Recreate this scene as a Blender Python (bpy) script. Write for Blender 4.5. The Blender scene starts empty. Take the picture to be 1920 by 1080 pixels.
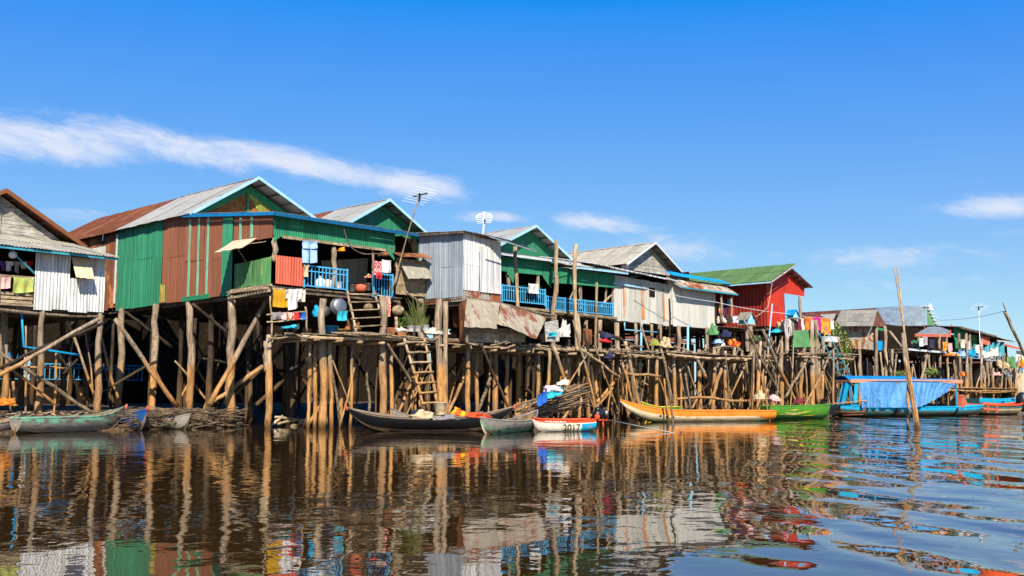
import bpy, math, random
from mathutils import Vector as V, noise as mnoise
random.seed(11)
S = bpy.context.scene
COL = S.collection
R = random.random
U = random.uniform
rad = math.radians

# ------------------------------------------------------------------ camera
FPX, CAMH, AZ, TILT = 1893.0, 1.6, rad(42.6), math.atan(200/1893.0)
CAM = V((0, 0, CAMH))
FW = V((math.cos(AZ)*math.cos(TILT), math.sin(AZ)*math.cos(TILT), math.sin(TILT)))
RT = V((math.sin(AZ), -math.cos(AZ), 0))
UP = RT.cross(FW)
cd = bpy.data.cameras.new('camera')
co = bpy.data.objects.new('camera', cd)
COL.objects.link(co)
cd.sensor_width = 36
cd.lens = FPX/1920*36
cd.clip_start = .1
cd.clip_end = 3000
co.location = CAM
from mathutils import Matrix
co.rotation_euler = Matrix((RT, UP, -FW)).transposed().to_euler()
S.camera = co

# ------------------------------------------------------------------ light
SUN_EL = 40.0
LDIR = V((.60, .80, 0)).normalized()*math.cos(rad(SUN_EL)) + V((0, 0, -math.sin(rad(SUN_EL))))
sd = bpy.data.lights.new('sun', 'SUN')
so = bpy.data.objects.new('sun', sd)
COL.objects.link(so)
sd.energy = 5.0
sd.angle = rad(.5)
sd.color = (1, .91, .77)
so.rotation_euler = LDIR.to_track_quat('-Z', 'Y').to_euler()
S.view_settings.view_transform = 'Standard'
S.view_settings.look = 'None'
S.view_settings.gamma = 1
S.view_settings.exposure = .66


# ------------------------------------------------------------------ node helpers
class NT:
    def __init__(s, nt):
        s.t = nt

    def n(s, kind, **kw):
        o = s.t.nodes.new(kind)
        for k, v in kw.items():
            setattr(o, k, v)
        return o

    def put(s, sock, v):
        if isinstance(v, bpy.types.NodeSocket):
            s.t.links.new(v, sock)
        elif v is not None:
            if sock.type == 'RGBA' and len(v) == 3:
                v = tuple(v) + (1,)
            sock.default_value = v

    def m(s, op, a, b=None, c=None, clamp=False):
        o = s.n('ShaderNodeMath', operation=op, use_clamp=clamp)
        for i, v in enumerate((a, b, c)):
            if v is not None:
                s.put(o.inputs[i], v)
        return o.outputs[0]

    def ramp(s, v, lo, hi, a=0.0, b=1.0):
        o = s.n('ShaderNodeMapRange', interpolation_type='SMOOTHSTEP')
        for i, q in enumerate((v, lo, hi, a, b)):
            s.put(o.inputs[i], q)
        return o.outputs[0]

    def mix(s, f, a, b, mode='MIX'):
        o = s.n('ShaderNodeMix', data_type='RGBA', blend_type=mode)
        s.put(o.inputs[0], f)
        s.put(o.inputs[6], a)
        s.put(o.inputs[7], b)
        return o.outputs[2]

    def pos(s, scale=(1, 1, 1), loc=(0, 0, 0)):
        g = s.n('ShaderNodeNewGeometry')
        mp = s.n('ShaderNodeMapping')
        s.put(mp.inputs[0], g.outputs['Position'])
        mp.inputs[3].default_value = scale
        mp.inputs[1].default_value = loc
        return mp.outputs[0]

    def noise(s, vec, scale=1.0, detail=3.0, rough=.55, dist=0.0):
        o = s.n('ShaderNodeTexNoise')
        s.put(o.inputs['Vector'], vec)
        o.inputs['Scale'].default_value = scale
        o.inputs['Detail'].default_value = detail
        o.inputs['Roughness'].default_value = rough
        o.inputs['Distortion'].default_value = dist
        return o.outputs[0]

    def island(s):
        return s.m('FRACT', s.m('ADD', s.n('ShaderNodeNewGeometry').outputs['Random Per Island'], s.n('ShaderNodeObjectInfo').outputs['Random']))

    def z(s):
        g = s.n('ShaderNodeNewGeometry')
        x = s.n('ShaderNodeSeparateXYZ')
        s.put(x.inputs[0], g.outputs['Position'])
        return x.outputs[2]

    def bump(s, h, st=.3, d=.05):
        b = s.n('ShaderNodeBump')
        b.inputs['Strength'].default_value = st
        b.inputs['Distance'].default_value = d
        s.put(b.inputs['Height'], h)
        return b.outputs[0]


def new_mat(name):
    m = bpy.data.materials.new(name)
    m.use_nodes = True
    t = NT(m.node_tree)
    p = m.node_tree.nodes['Principled BSDF']
    return m, t, p


def rgb(r, g, b, k=.86):
    """sunlit 8-bit colour -> linear base colour"""
    f = lambda c: (c/12.92 if c <= .04045 else ((c+.055)/1.055)**2.4)
    return tuple(f(c/255)*k for c in (r, g, b))


# ------------------------------------------------------------------ sky
W = bpy.data.worlds.new('World')
S.world = W
W.use_nodes = True
wt = NT(W.node_tree)
bg = W.node_tree.nodes['Background']
sky = wt.n('ShaderNodeTexSky', sky_type='NISHITA')
sky.sun_disc = False
sky.sun_elevation = rad(SUN_EL)
sky.sun_rotation = math.atan2(-LDIR.x, -LDIR.y)
sky.air_density = 1.0
sky.dust_density = .15
sky.ozone_density = 3.2
hs = wt.n('ShaderNodeHueSaturation')
hs.inputs['Hue'].default_value = .503
hs.inputs['Saturation'].default_value = 1.36
hs.inputs['Value'].default_value = 1.0
wt.put(hs.inputs['Color'], sky.outputs[0])
sc_ = wt.n('ShaderNodeSeparateColor')
wt.put(sc_.inputs[0], hs.outputs[0])
cc_ = wt.n('ShaderNodeCombineColor')
wt.put(cc_.inputs[0], wt.m('MULTIPLY', wt.m('POWER', wt.m('MAXIMUM', wt.m('SUBTRACT', sc_.outputs[0], .335), .0), .56), 1.38))
wt.put(cc_.inputs[1], wt.m('MULTIPLY', wt.m('POWER', sc_.outputs[1], .68), 1.36))
wt.put(cc_.inputs[2], wt.m('MULTIPLY', wt.m('POWER', sc_.outputs[2], .1), 5.3))
tc = wt.n('ShaderNodeTexCoord')
sx = wt.n('ShaderNodeSeparateXYZ')
wt.put(sx.inputs[0], tc.outputs['Generated'])
az = wt.m('SUBTRACT', AZ, wt.m('ARCTAN2', sx.outputs[1], sx.outputs[0]))
el = wt.m('ARCSINE', sx.outputs[2])


def sky_dir(x, y):
    d = (FW + RT*((x-960)/FPX) + UP*((540-y)/FPX)).normalized()
    return AZ-math.atan2(d.y, d.x), math.asin(d.z)


cmb = wt.n('ShaderNodeCombineXYZ')
wt.put(cmb.inputs[0], wt.m('MULTIPLY', az, .45))
wt.put(cmb.inputs[1], wt.m('MULTIPLY', wt.m('ADD', el, wt.m('MULTIPLY', az, .12)), 1.3))
cn = wt.noise(cmb.outputs[0], 24, 8, .66, .8)
cn2 = wt.noise(cmb.outputs[0], 90, 6, .65, .5)
tot = None
for (x, y, a, b, rot, amp) in [(70, 262, 260, 41, 0, 1.05), (310, 274, 200, 33, -7, .98), (560, 306, 220, 28, -9, 1.0),
                               (770, 344, 120, 29, -9, .98), (935, 407, 75, 14, -2, .95), (1130, 420, 120, 20, -6, .85),
                               (1260, 462, 130, 30, -6, .72), (1860, 388, 110, 24, -3, .95), (1650, 482, 190, 30, -4, .62),
                               (1180, 378, 40, 8, -4, .4), (130, 402, 80, 18, 0, .45), (1740, 530, 160, 20, 0, .52), (1810, 345, 70, 9, 2, .35), (1905, 432, 50, 12, 0, .5)]:
    u0, e0 = sky_dir(x, y)
    c, s_ = math.cos(rad(rot)), math.sin(rad(rot))
    du = wt.m('SUBTRACT', az, u0)
    de = wt.m('SUBTRACT', el, e0)
    p_ = wt.m('ADD', wt.m('MULTIPLY', du, c*FPX/a), wt.m('MULTIPLY', de, s_*FPX/a))
    q_ = wt.m('ADD', wt.m('MULTIPLY', du, -s_*FPX/b), wt.m('MULTIPLY', de, c*FPX/b))
    r2 = wt.m('ADD', wt.m('MULTIPLY', p_, p_), wt.m('MULTIPLY', q_, q_))
    g = wt.m('MULTIPLY', wt.m('EXPONENT', wt.m('MULTIPLY', r2, -.8)), amp)
    tot = g if tot is None else wt.m('MAXIMUM', tot, g)
v = wt.m('ADD', tot, wt.m('MULTIPLY', wt.m('SUBTRACT', cn, .5), 1.25))
v = wt.m('ADD', v, wt.m('MULTIPLY', wt.m('SUBTRACT', cn2, .5), .6))
cl = wt.ramp(v, .30, 1.2)
cl = wt.m('MULTIPLY', cl, wt.ramp(tot, .05, .3))
skyc = wt.mix(wt.m('MULTIPLY', cl, .93), cc_.outputs[0], (5.6, 5.9, 6.7))
wt.put(bg.inputs[0], skyc)
bg.inputs[1].default_value = .092


# ------------------------------------------------------------------ pixel -> point in the place
def ray(x, y):
    return FW + RT*((x-960)/FPX) + UP*((540-y)/FPX)


def aY(x, y, Y):
    d = ray(x, y)
    return CAM + d*(Y/d.y)


def aX(x, y, X):
    d = ray(x, y)
    return CAM + d*(X/d.x)


def aZ(x, y, Z=0.0):
    d = ray(x, y)
    return CAM + d*((Z-CAMH)/d.z)


def mpp(p):
    """metres that one photo pixel covers at p"""
    return (p-CAM).dot(FW)/FPX


# ------------------------------------------------------------------ mesh builder
class MB:
    def __init__(s):
        s.v = []
        s.f = []
        s.mi = []

    def face(s, idx, m=0):
        s.f.append(idx)
        s.mi.append(m)

    def quad(s, a, b, c, d, m=0):
        n = len(s.v)
        s.v += [V(a), V(b), V(c), V(d)]
        s.face((n, n+1, n+2, n+3), m)

    def poly(s, pts, m=0):
        n = len(s.v)
        s.v += [V(p) for p in pts]
        s.face(tuple(range(n, n+len(pts))), m)

    def hexa(s, p, m=0):
        """8 corners: bottom ring 0-3, top ring 4-7"""
        n = len(s.v)
        s.v += [V(q) for q in p]
        for f in ((3, 2, 1, 0), (4, 5, 6, 7), (0, 1, 5, 4), (1, 2, 6, 5), (2, 3, 7, 6), (3, 0, 4, 7)):
            s.face(tuple(n+i for i in f), m)

    def box(s, x0, x1, y0, y1, z0, z1, m=0):
        s.hexa([(x0, y0, z0), (x1, y0, z0), (x1, y1, z0), (x0, y1, z0), (x0, y0, z1), (x1, y0, z1), (x1, y1, z1), (x0, y1, z1)], m)

    def beam(s, a, b, w, h, m=0, up=(0, 0, 1)):
        a, b = V(a), V(b)
        d = (b-a).normalized()
        up = V(up)
        if abs(d.dot(up)) > .98:
            up = V((0, 1, 0))
        x = d.cross(up).normalized()*w/2
        y = x.cross(d).normalized()*h/2
        s.hexa([a-x-y, a+x-y, b+x-y, b-x-y, a-x+y, a+x+y, b+x+y, b-x+y], m)

    def tube(s, pts, r, n=7, m=0, caps=True, bumpy=.0):
        pts = [V(p) for p in pts]
        k = len(pts)
        rs = r if isinstance(r, (list, tuple)) else [r]*k
        base = len(s.v)
        for i, p in enumerate(pts):
            d = (pts[min(i+1, k-1)]-pts[max(i-1, 0)]).normalized()
            a = V((0, 1, 0)) if abs(d.y) < .9 else V((1, 0, 0))
            x = d.cross(a).normalized()
            y = d.cross(x)
            for j in range(n):
                t = 2*math.pi*j/n
                rr = rs[i]*(1+U(-bumpy, bumpy))
                s.v.append(p + x*math.cos(t)*rr + y*math.sin(t)*rr)
        for i in range(k-1):
            for j in range(n):
                a, b = base+i*n+j, base+i*n+(j+1) % n
                s.face((a, b, b+n, a+n), m)
        if caps:
            s.face(tuple(base+j for j in reversed(range(n))), m)
            s.face(tuple(base+(k-1)*n+j for j in range(n)), m)

    def lathe(s, c, prof, n=14, m=0, axis=(0, 0, 1)):
        """profile of (radius, height) turned about an axis through c"""
        ax = V(axis).normalized()
        a = V((1, 0, 0)) if abs(ax.x) < .9 else V((0, 1, 0))
        x = ax.cross(a).normalized()
        y = ax.cross(x)
        base = len(s.v)
        c = V(c)
        for (r, h) in prof:
            for j in range(n):
                t = 2*math.pi*j/n
                s.v.append(c + ax*h + x*math.cos(t)*r + y*math.sin(t)*r)
        for i in range(len(prof)-1):
            for j in range(n):
                a_, b_ = base+i*n+j, base+i*n+(j+1) % n
                s.face((a_, b_, b_+n, a_+n), m)
        s.face(tuple(base+j for j in reversed(range(n))), m)

    def grid(s, fn, nu, nv, m=0):
        base = len(s.v)
        for i in range(nu+1):
            for j in range(nv+1):
                s.v.append(V(fn(i/nu, j/nv)))
        for i in range(nu):
            for j in range(nv):
                a = base+i*(nv+1)+j
                s.face((a, a+nv+1, a+nv+2, a+1), m)

    def tin(s, A, B, C, D, sw=.85, pitch=.16, amp=.02, jit=.07, m=0, ov=.03):
        """corrugated sheets side by side from A to B, ribs running A->D; every sheet an island"""
        A, B, C, D = V(A), V(B), V(C), V(D)
        wd = (B-A).length
        ht = (D-A).length
        nrm = (B-A).cross(D-A).normalized()
        if ht > 3.0:
            # long runs are two tiers of sheets, the upper lapping over the lower
            q = U(.44, .56)
            E_, F_ = A.lerp(D, q), B.lerp(C, q)
            e = .07/ht
            s.tin(A, B, B.lerp(C, q+e), A.lerp(D, q+e), sw, pitch, amp, jit, m, ov)
            s.tin(E_+nrm*.014, F_+nrm*.014, C+nrm*.004, D+nrm*.004, sw, pitch, amp, jit*.7, m, ov)
            return
        k = max(1, round(wd/sw))
        for q in range(k):
            u0, u1 = q/k, min(1, (q+1)/k+ov/wd)
            v0 = -R()*jit/ht
            v1 = 1+U(-.2, .2)*jit/ht
            nc = max(4, int((u1-u0)*wd/pitch*4))
            tilt = U(-.012, .012)
            base = len(s.v)
            rows = (v0, .5+U(-.1, .1), v1)
            bend = (U(-.01, .01), U(-.014, .014), U(-.01, .01))
            for vi, v_ in enumerate(rows):
                for i in range(nc+1):
                    u = u0+(u1-u0)*i/nc
                    p = (A*(1-u)+B*u)*(1-v_) + (D*(1-u)+C*u)*v_
                    off = amp*math.sin(2*math.pi*u*wd/pitch) + (q % 2)*.012 + tilt*(v_-.5) + bend[vi]
                    s.v.append(p + nrm*off)
            for vi in range(2):
                for i in range(nc):
                    a = base+vi*(nc+1)+i
                    s.face((a, a+1, a+nc+2, a+nc+1), m)

    def planks(s, A, B, C, D, pw=.2, th=.03, gap=.012, jit=.03, m=0, skip=0.0):
        """boards lying along A->B, stacked A->D; every board an island"""
        A, B, C, D = V(A), V(B), V(C), V(D)
        ht = (D-A).length
        wd = (B-A).length
        nrm = (B-A).cross(D-A).normalized()
        k = max(1, round(ht/pw))
        for q in range(k):
            if R() < skip:
                continue
            v0, v1 = q/k+gap/ht/2, (q+1)/k-gap/ht/2
            e0, e1 = U(-jit, jit)/wd, 1+U(-jit, jit)/wd
            o = nrm*U(0, .012)

            def P(u, v_):
                return (A*(1-u)+B*u)*(1-v_) + (D*(1-u)+C*u)*v_ + o
            t = nrm*th
            w = U(-.004, .004)
            s.hexa([P(e0, v0), P(e1, v0+w), P(e1, v0+w)-t, P(e0, v0)-t, P(e0, v1), P(e1, v1+w), P(e1, v1+w)-t, P(e0, v1)-t], m)

    def log(s, a, b, r, n=7, wob=.02, seg=6, m=0, taper=.85):
        """a crooked round pole from a to b"""
        a, b = V(a), V(b)
        L = (b-a).length
        ph, ph2 = R()*6, R()*6
        d = (b-a).normalized()
        x = d.cross(V((.3, 1, .1))).normalized()
        y = d.cross(x)
        pts, rs = [], []
        for i in range(seg+1):
            t = i/seg
            k = math.sin(math.pi*t)*L*wob
            pts.append(a.lerp(b, t) + x*k*math.sin(t*4+ph)*.7 + y*k*math.sin(t*3+ph2)*.5 + x*U(-.28, .28)*r + y*U(-.28, .28)*r)
            rs.append(r*(1+(taper-1)*t)*U(.86, 1.12))
        s.tube(pts, rs, n, m, True, .05)


def wloc(o):
    p = V((0, 0, 0))
    while o:
        p += o.location
        o = o.parent
    return p


def build(mb, name, mats, parent=None, smooth=False):
    me = bpy.data.meshes.new(name)
    off = wloc(parent) if parent else V((0, 0, 0))
    me.from_pydata([tuple(p-off) for p in mb.v], [], mb.f)
    if not isinstance(mats, (list, tuple)):
        mats = [mats]
    for mm in mats:
        me.materials.append(mm)
    if len(mats) > 1:
        me.polygons.foreach_set('material_index', mb.mi)
    if smooth:
        me.polygons.foreach_set('use_smooth', [True]*len(me.polygons))
    me.update()
    o = bpy.data.objects.new(name, me)
    COL.objects.link(o)
    if parent:
        o.parent = parent
    return o


def one(mb, name, mats, label, cat, group=None, smooth=False):
    """a thing that is a single mesh, its origin at its base"""
    zs = [p.z for p in mb.v]
    c = sum(mb.v, V((0, 0, 0)))/len(mb.v)
    c.z = min(zs)
    for i in range(len(mb.v)):
        mb.v[i] = mb.v[i]-c
    o = build(mb, name, mats, None, smooth)
    o.location = c
    o['label'] = label
    o['category'] = cat
    if group:
        o['group'] = group
    return o


def thing(name, label, cat, loc, group=None):
    o = bpy.data.objects.new(name, None)
    COL.objects.link(o)
    o.location = loc
    o.empty_display_size = .2
    o['label'] = label
    o['category'] = cat
    if group:
        o['group'] = group
    return o


def part(parent, name, mat, fn, smooth=False, label=None):
    mb = MB()
    fn(mb)
    o = build(mb, name, mat, parent, smooth)
    if label:
        o['label'] = label
    return o


# ------------------------------------------------------------------ materials
def m_tin(name, col, rust=0.0, streak=.3, rough=.5, var=.18, metal=0.0, rustcol=(.20, .062, .02), alt=None, altamt=0.0, rscale=.8):
    m, t, p = new_mat(name)
    st = t.noise(t.pos((5, 5, .32)), 1.0, 5, .65)
    big = t.noise(t.pos((1, 1, .7)), .7, 3, .6)
    c = t.mix(t.ramp(st, .35, .75), tuple(x*(1-streak) for x in col), tuple(x*(1+streak*.35) for x in col))
    if alt:
        c = t.mix(t.ramp(t.noise(t.pos((1, 1, .6), (7, 3, 2)), 1.1, 5, .65), .62-altamt*.4, .78-altamt*.4), c, alt)
    isl = t.m('ADD', 1-var*.75, t.m('MULTIPLY', t.island(), var*1.5))
    mm = t.m('MULTIPLY', isl, t.m('ADD', .86, t.m('MULTIPLY', big, .28)))
    c = t.mix(1.0, c, mm, 'MULTIPLY')
    if rust > 0:
        rn = t.noise(t.pos((1.3, 1.3, .55), (3, 5, 1)), rscale, 7, .68)
        rn = t.m('ADD', rn, t.m('MULTIPLY', t.m('SUBTRACT', t.island(), .5), .22))
        fac = t.ramp(rn, .80-rust*.6, .90-rust*.6)
        rc = t.mix(t.noise(t.pos((4, 4, 2)), 1.5, 4), tuple(x*.55 for x in rustcol), tuple(x*1.7 for x in rustcol))
        c = t.mix(fac, c, rc)
        p.inputs['Roughness'].default_value = .7
    t.put(p.inputs['Base Color'], c)
    p.inputs['Roughness'].default_value = rough+.1
    p.inputs['Specular IOR Level'].default_value = .25
    p.inputs['Metallic'].default_value = metal
    t.put(p.inputs['Normal'], t.bump(t.noise(t.pos((1, 1, 1)), 2.5, 4), .25, .06))
    return m


def m_wood(name, c1, c2, flood=None, fcol=None, scale=(9, 9, .8), var=.35, rough=.85):
    m, t, p = new_mat(name)
    g = t.noise(t.pos(scale), 1.0, 6, .7)
    crack = t.ramp(t.noise(t.pos(tuple(q*2.2 for q in scale), (4, 1, 6)), 1.0, 4, .7), .36, .5)
    blot = t.ramp(t.noise(t.pos((1.5, 1.5, .9), (2, 8, 3)), 1.0, 4, .65), .35, .65)
    c = t.mix(t.ramp(g, .3, .72), c1, c2)
    c = t.mix(1.0, c, t.m('ADD', 1-var/2, t.m('MULTIPLY', t.island(), var)), 'MULTIPLY')
    if flood is not None:
        zz = t.m('ADD', t.z(), t.m('MULTIPLY', t.noise(t.pos((1.2, 1.2, .5)), 1.0, 3), 1.6))
        f = t.ramp(zz, flood+.5, flood+1.5)
        c2_ = t.mix(t.ramp(t.noise(t.pos((6, 6, 1.2), (3, 1, 8)), 1.0, 5), .3, .75), tuple(x*.62 for x in fcol), fcol)
        c = t.mix(f, c2_, c)
        orn = t.m('FRACT', t.m('MULTIPLY', t.n('ShaderNodeObjectInfo').outputs['Random'], 7.31))
        c = t.mix(t.m('MULTIPLY', t.m('POWER', orn, 1.6), .42), c, tuple(q*w for q, w in zip(c1, (1.35, 1.3, 1.25))))
        wet = t.ramp(t.m('ADD', t.z(), t.m('MULTIPLY', t.noise(t.pos((4, 4, 2)), 1.0, 3), .5)), .35, .75)
        c = t.mix(wet, tuple(x*.28 for x in fcol), c)
    c = t.mix(1.0, c, t.m('MULTIPLY', t.m('ADD', .5, t.m('MULTIPLY', crack, .55)), t.m('ADD', .72, t.m('MULTIPLY', blot, .4))), 'MULTIPLY')
    t.put(p.inputs['Base Color'], c)
    p.inputs['Roughness'].default_value = rough
    p.inputs['Specular IOR Level'].default_value = .15
    t.put(p.inputs['Normal'], t.bump(g, .5, .04))
    return m


def m_paint(name, col, wear=0.0, wcol=(.30, .24, .17), rough=.5, var=.1, scale=1.6):
    m, t, p = new_mat(name)
    n = t.noise(t.pos(), 3.0, 5, .6)
    c = t.mix(t.ramp(n, .3, .75), tuple(x*.8 for x in col), tuple(min(1, x*1.1) for x in col))
    c = t.mix(1.0, c, t.m('ADD', 1-var/2, t.m('MULTIPLY', t.island(), var)), 'MULTIPLY')
    if wear > 0:
        w = t.noise(t.pos((1, 1, 2.2), (2, 9, 4)), scale, 7, .72)
        c = t.mix(t.ramp(w, .74-wear*.5, .84-wear*.5), c, wcol)
    t.put(p.inputs['Base Color'], c)
    p.inputs['Roughness'].default_value = rough
    p.inputs['Specular IOR Level'].default_value = .22 if wear > 0 else .5
    t.put(p.inputs['Normal'], t.bump(n, .2, .03))
    return m


def m_cloth(name, col, col2=None, scale=6.0, kind='blotch'):
    m, t, p = new_mat(name)
    n = t.noise(t.pos(), 4.0, 4)
    c = t.mix(n, tuple(x*.75 for x in col), tuple(min(1, x*1.15) for x in col))
    if col2:
        if kind == 'check':
            ck = t.n('ShaderNodeTexChecker')
            t.put(ck.inputs['Vector'], t.pos((1, 1, 1), (.013, .017, .011)))
            ck.inputs['Scale'].default_value = scale
            f = ck.outputs[1]
        elif kind == 'stripe':
            w = t.n('ShaderNodeTexWave', bands_direction='Z')
            t.put(w.inputs['Vector'], t.pos())
            w.inputs['Scale'].default_value = scale
            f = t.ramp(w.outputs[1], .45, .55)
        else:
            f = t.ramp(t.noise(t.pos((1, 1, 1), (5, 2, 1)), scale, 3), .48, .56)
        c = t.mix(f, c, col2)
    t.put(p.inputs['Base Color'], c)
    p.inputs['Roughness'].default_value = .9
    return m


TAN = rgb(216, 164, 104)
WOODLO = (.56, .285, .095)
M = {}
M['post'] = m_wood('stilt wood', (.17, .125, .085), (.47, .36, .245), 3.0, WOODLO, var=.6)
M['dark_shade_post'] = m_wood('shade-darkened stilt wood', (.028, .021, .015), (.085, .062, .043), 2.4, (.17, .10, .045))  # stilt wood darkened: shade under the houses put into its colour
M['pole'] = m_wood('bamboo pole', (.24, .165, .095), (.54, .40, .24), 2.6, (.54, .29, .105), var=.8)
M['brush'] = m_wood('dry brushwood', (.07, .05, .03), (.26, .18, .11), scale=(2, 2, 2), var=.8)
M['beam'] = m_wood('old beams', (.07, .052, .038), (.20, .15, .10), scale=(3, 3, 3))
M['deck'] = m_wood('deck boards', (.11, .08, .05), (.34, .25, .155), scale=(3, 3, 6), var=.5)
M['shade_black'] = m_wood('shaded boards', (.010, .006, .003), (.026, .017, .008), scale=(3, 3, 3))  # near-black, so the shade of interiors is in the colour itself
M['grey_boards'] = m_wood('silver weathered boards', (.26, .24, .20), (.52, .49, .43), scale=(1.2, 1.2, 7), var=.3)
M['tan_boards'] = m_wood('tan boards', (.24, .17, .10), (.46, .36, .23), scale=(2, 2, 5), var=.4)
M['white_tin'] = m_tin('white tin', rgb(236, 234, 230), .06, .45, .45, .12)
M['grey_tin'] = m_tin('grey tin', rgb(192, 190, 180), .04, .28, .5, .16)
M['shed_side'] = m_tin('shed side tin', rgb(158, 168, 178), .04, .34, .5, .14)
M['old_tin'] = m_tin('old grey tin', rgb(172, 166, 148), .13, .3, .55, .2, rustcol=(.34, .15, .07))
M['pale_tin'] = m_tin('pale annex tin', rgb(205, 203, 194), .02, .16, .5, .10)
M['blue_grey_tin'] = m_tin('blue grey tin', rgb(150, 162, 166), 0, .2, .4, .2)
M['roof_tin'] = m_tin('grey tin roof', rgb(156, 155, 148), .03, .14, .5, .12)
M['rust_roof'] = m_tin('rusted roof', (.165, .05, .022), 0, .35, .8, .3, alt=(.24, .10, .05), altamt=.25)
M['rust_wall'] = m_tin('rusted wall', (.20, .075, .035), 0, .4, .8, .4, alt=(.40, .15, .045), altamt=.3)
M['brown_tin'] = m_tin('brown painted tin', (.225, .082, .042), .0, .18, .6, .16, alt=(.20, .062, .035), altamt=.15)
M['green_tin'] = m_tin('green painted tin', rgb(56, 142, 104), .03, .3, .5, .2, rustcol=(.06, .10, .05))
M['green_old'] = m_tin('worn green tin', rgb(92, 150, 92), .06, .35, .6, .3, alt=rgb(150, 150, 80), altamt=.2)
M['fascia'] = m_tin('green fascia tin', rgb(48, 138, 98), .0, .25, .55, .2)
M['red_tin'] = m_tin('red painted tin', (.54, .040, .018), .0, .22, .5, .18)
M['red_shaded'] = m_tin('shaded red painted tin', (.31, .026, .014), .0, .3, .5, .25)  # same red darkened: weaker light on the side walls put into the colour
M['coral_tin'] = m_tin('coral painted tin', rgb(226, 108, 82), .02, .25, .6, .1)
M['green_roof'] = m_tin('green roof', (.085, .16, .05), .02, .25, .6, .2)
M['blue_roof'] = m_tin('bright blue roof', rgb(14, 148, 214), 0, .2, .45, .14)
M['rusty_sheet'] = m_tin('rusty old sheet', rgb(176, 164, 142), .42, .28, .75, .12, rustcol=(.17, .055, .022), rscale=.75)
M['rust_streak'] = m_tin('rust streaked tin', rgb(200, 184, 164), .70, .3, .7, .2, rustcol=(.40, .155, .06), rscale=1.4)
M['awning'] = m_tin('beige awning tin', rgb(236, 208, 172), .10, .2, .6, .1)
M['foot_tin'] = m_tin('rusted tin edge', rgb(190, 182, 170), .66, .35, .7, .3, rscale=1.3)
M['patch'] = m_tin('patchwork tin', rgb(200, 190, 168), .58, .3, .7, .6, rscale=1.2)
M['gable_brown'] = m_wood('stained gable boards', rgb(128, 82, 50), rgb(168, 112, 66), scale=(1, 1, 5), var=.3)
M['gable_yellow'] = m_tin('yellowed green boards', rgb(158, 162, 70), 0, .3, .6, .2, alt=rgb(150, 92, 58), altamt=.45)
M['green_paint'] = m_paint('green paint', rgb(52, 142, 100), .12)
M['mint'] = m_paint('mint batten paint', rgb(132, 196, 158), .1)
M['trim_blue'] = m_paint('pale blue trim', rgb(168, 214, 236), .12)
M['white_trim'] = m_paint('whitish trim', rgb(214, 218, 218), .12)
M['blue_edge'] = m_paint('blue fascia paint', rgb(20, 130, 190), .12)
M['navy_edge'] = m_paint('dull blue fascia paint', rgb(24, 96, 140), .15)
M['teal_edge'] = m_paint('teal eave paint', rgb(70, 160, 176), .25)
M['rail'] = m_paint('blue railing paint', rgb(84, 178, 226), .08)
M['rail_pale'] = m_paint('pale blue railing paint', rgb(116, 176, 222), .1)
M['pipe'] = m_paint('blue pipe', rgb(22, 160, 214), 0, rough=.35)
M['pale_pipe'] = m_paint('pale blue pipe', rgb(140, 200, 226), .1, rough=.35)
M['orange_trim'] = m_paint('orange trim', rgb(214, 106, 76), .1)
M['rust_edge'] = m_paint('rusty edge', (.20, .075, .03), .1)
M['black'] = m_paint('black', (.012, .012, .012), 0, rough=.4)
M['steel'] = m_paint('aluminium', (.36, .35, .33), .2, (.2, .17, .13), rough=.45)
M['steel'].node_tree.nodes['Principled BSDF'].inputs['Metallic'].default_value = .9
M['white'] = m_paint('white plastic', (.78, .77, .74), .05, rough=.45)
M['wire'] = m_paint('pale wire', (.6, .58, .55), 0, rough=.5)


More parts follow.
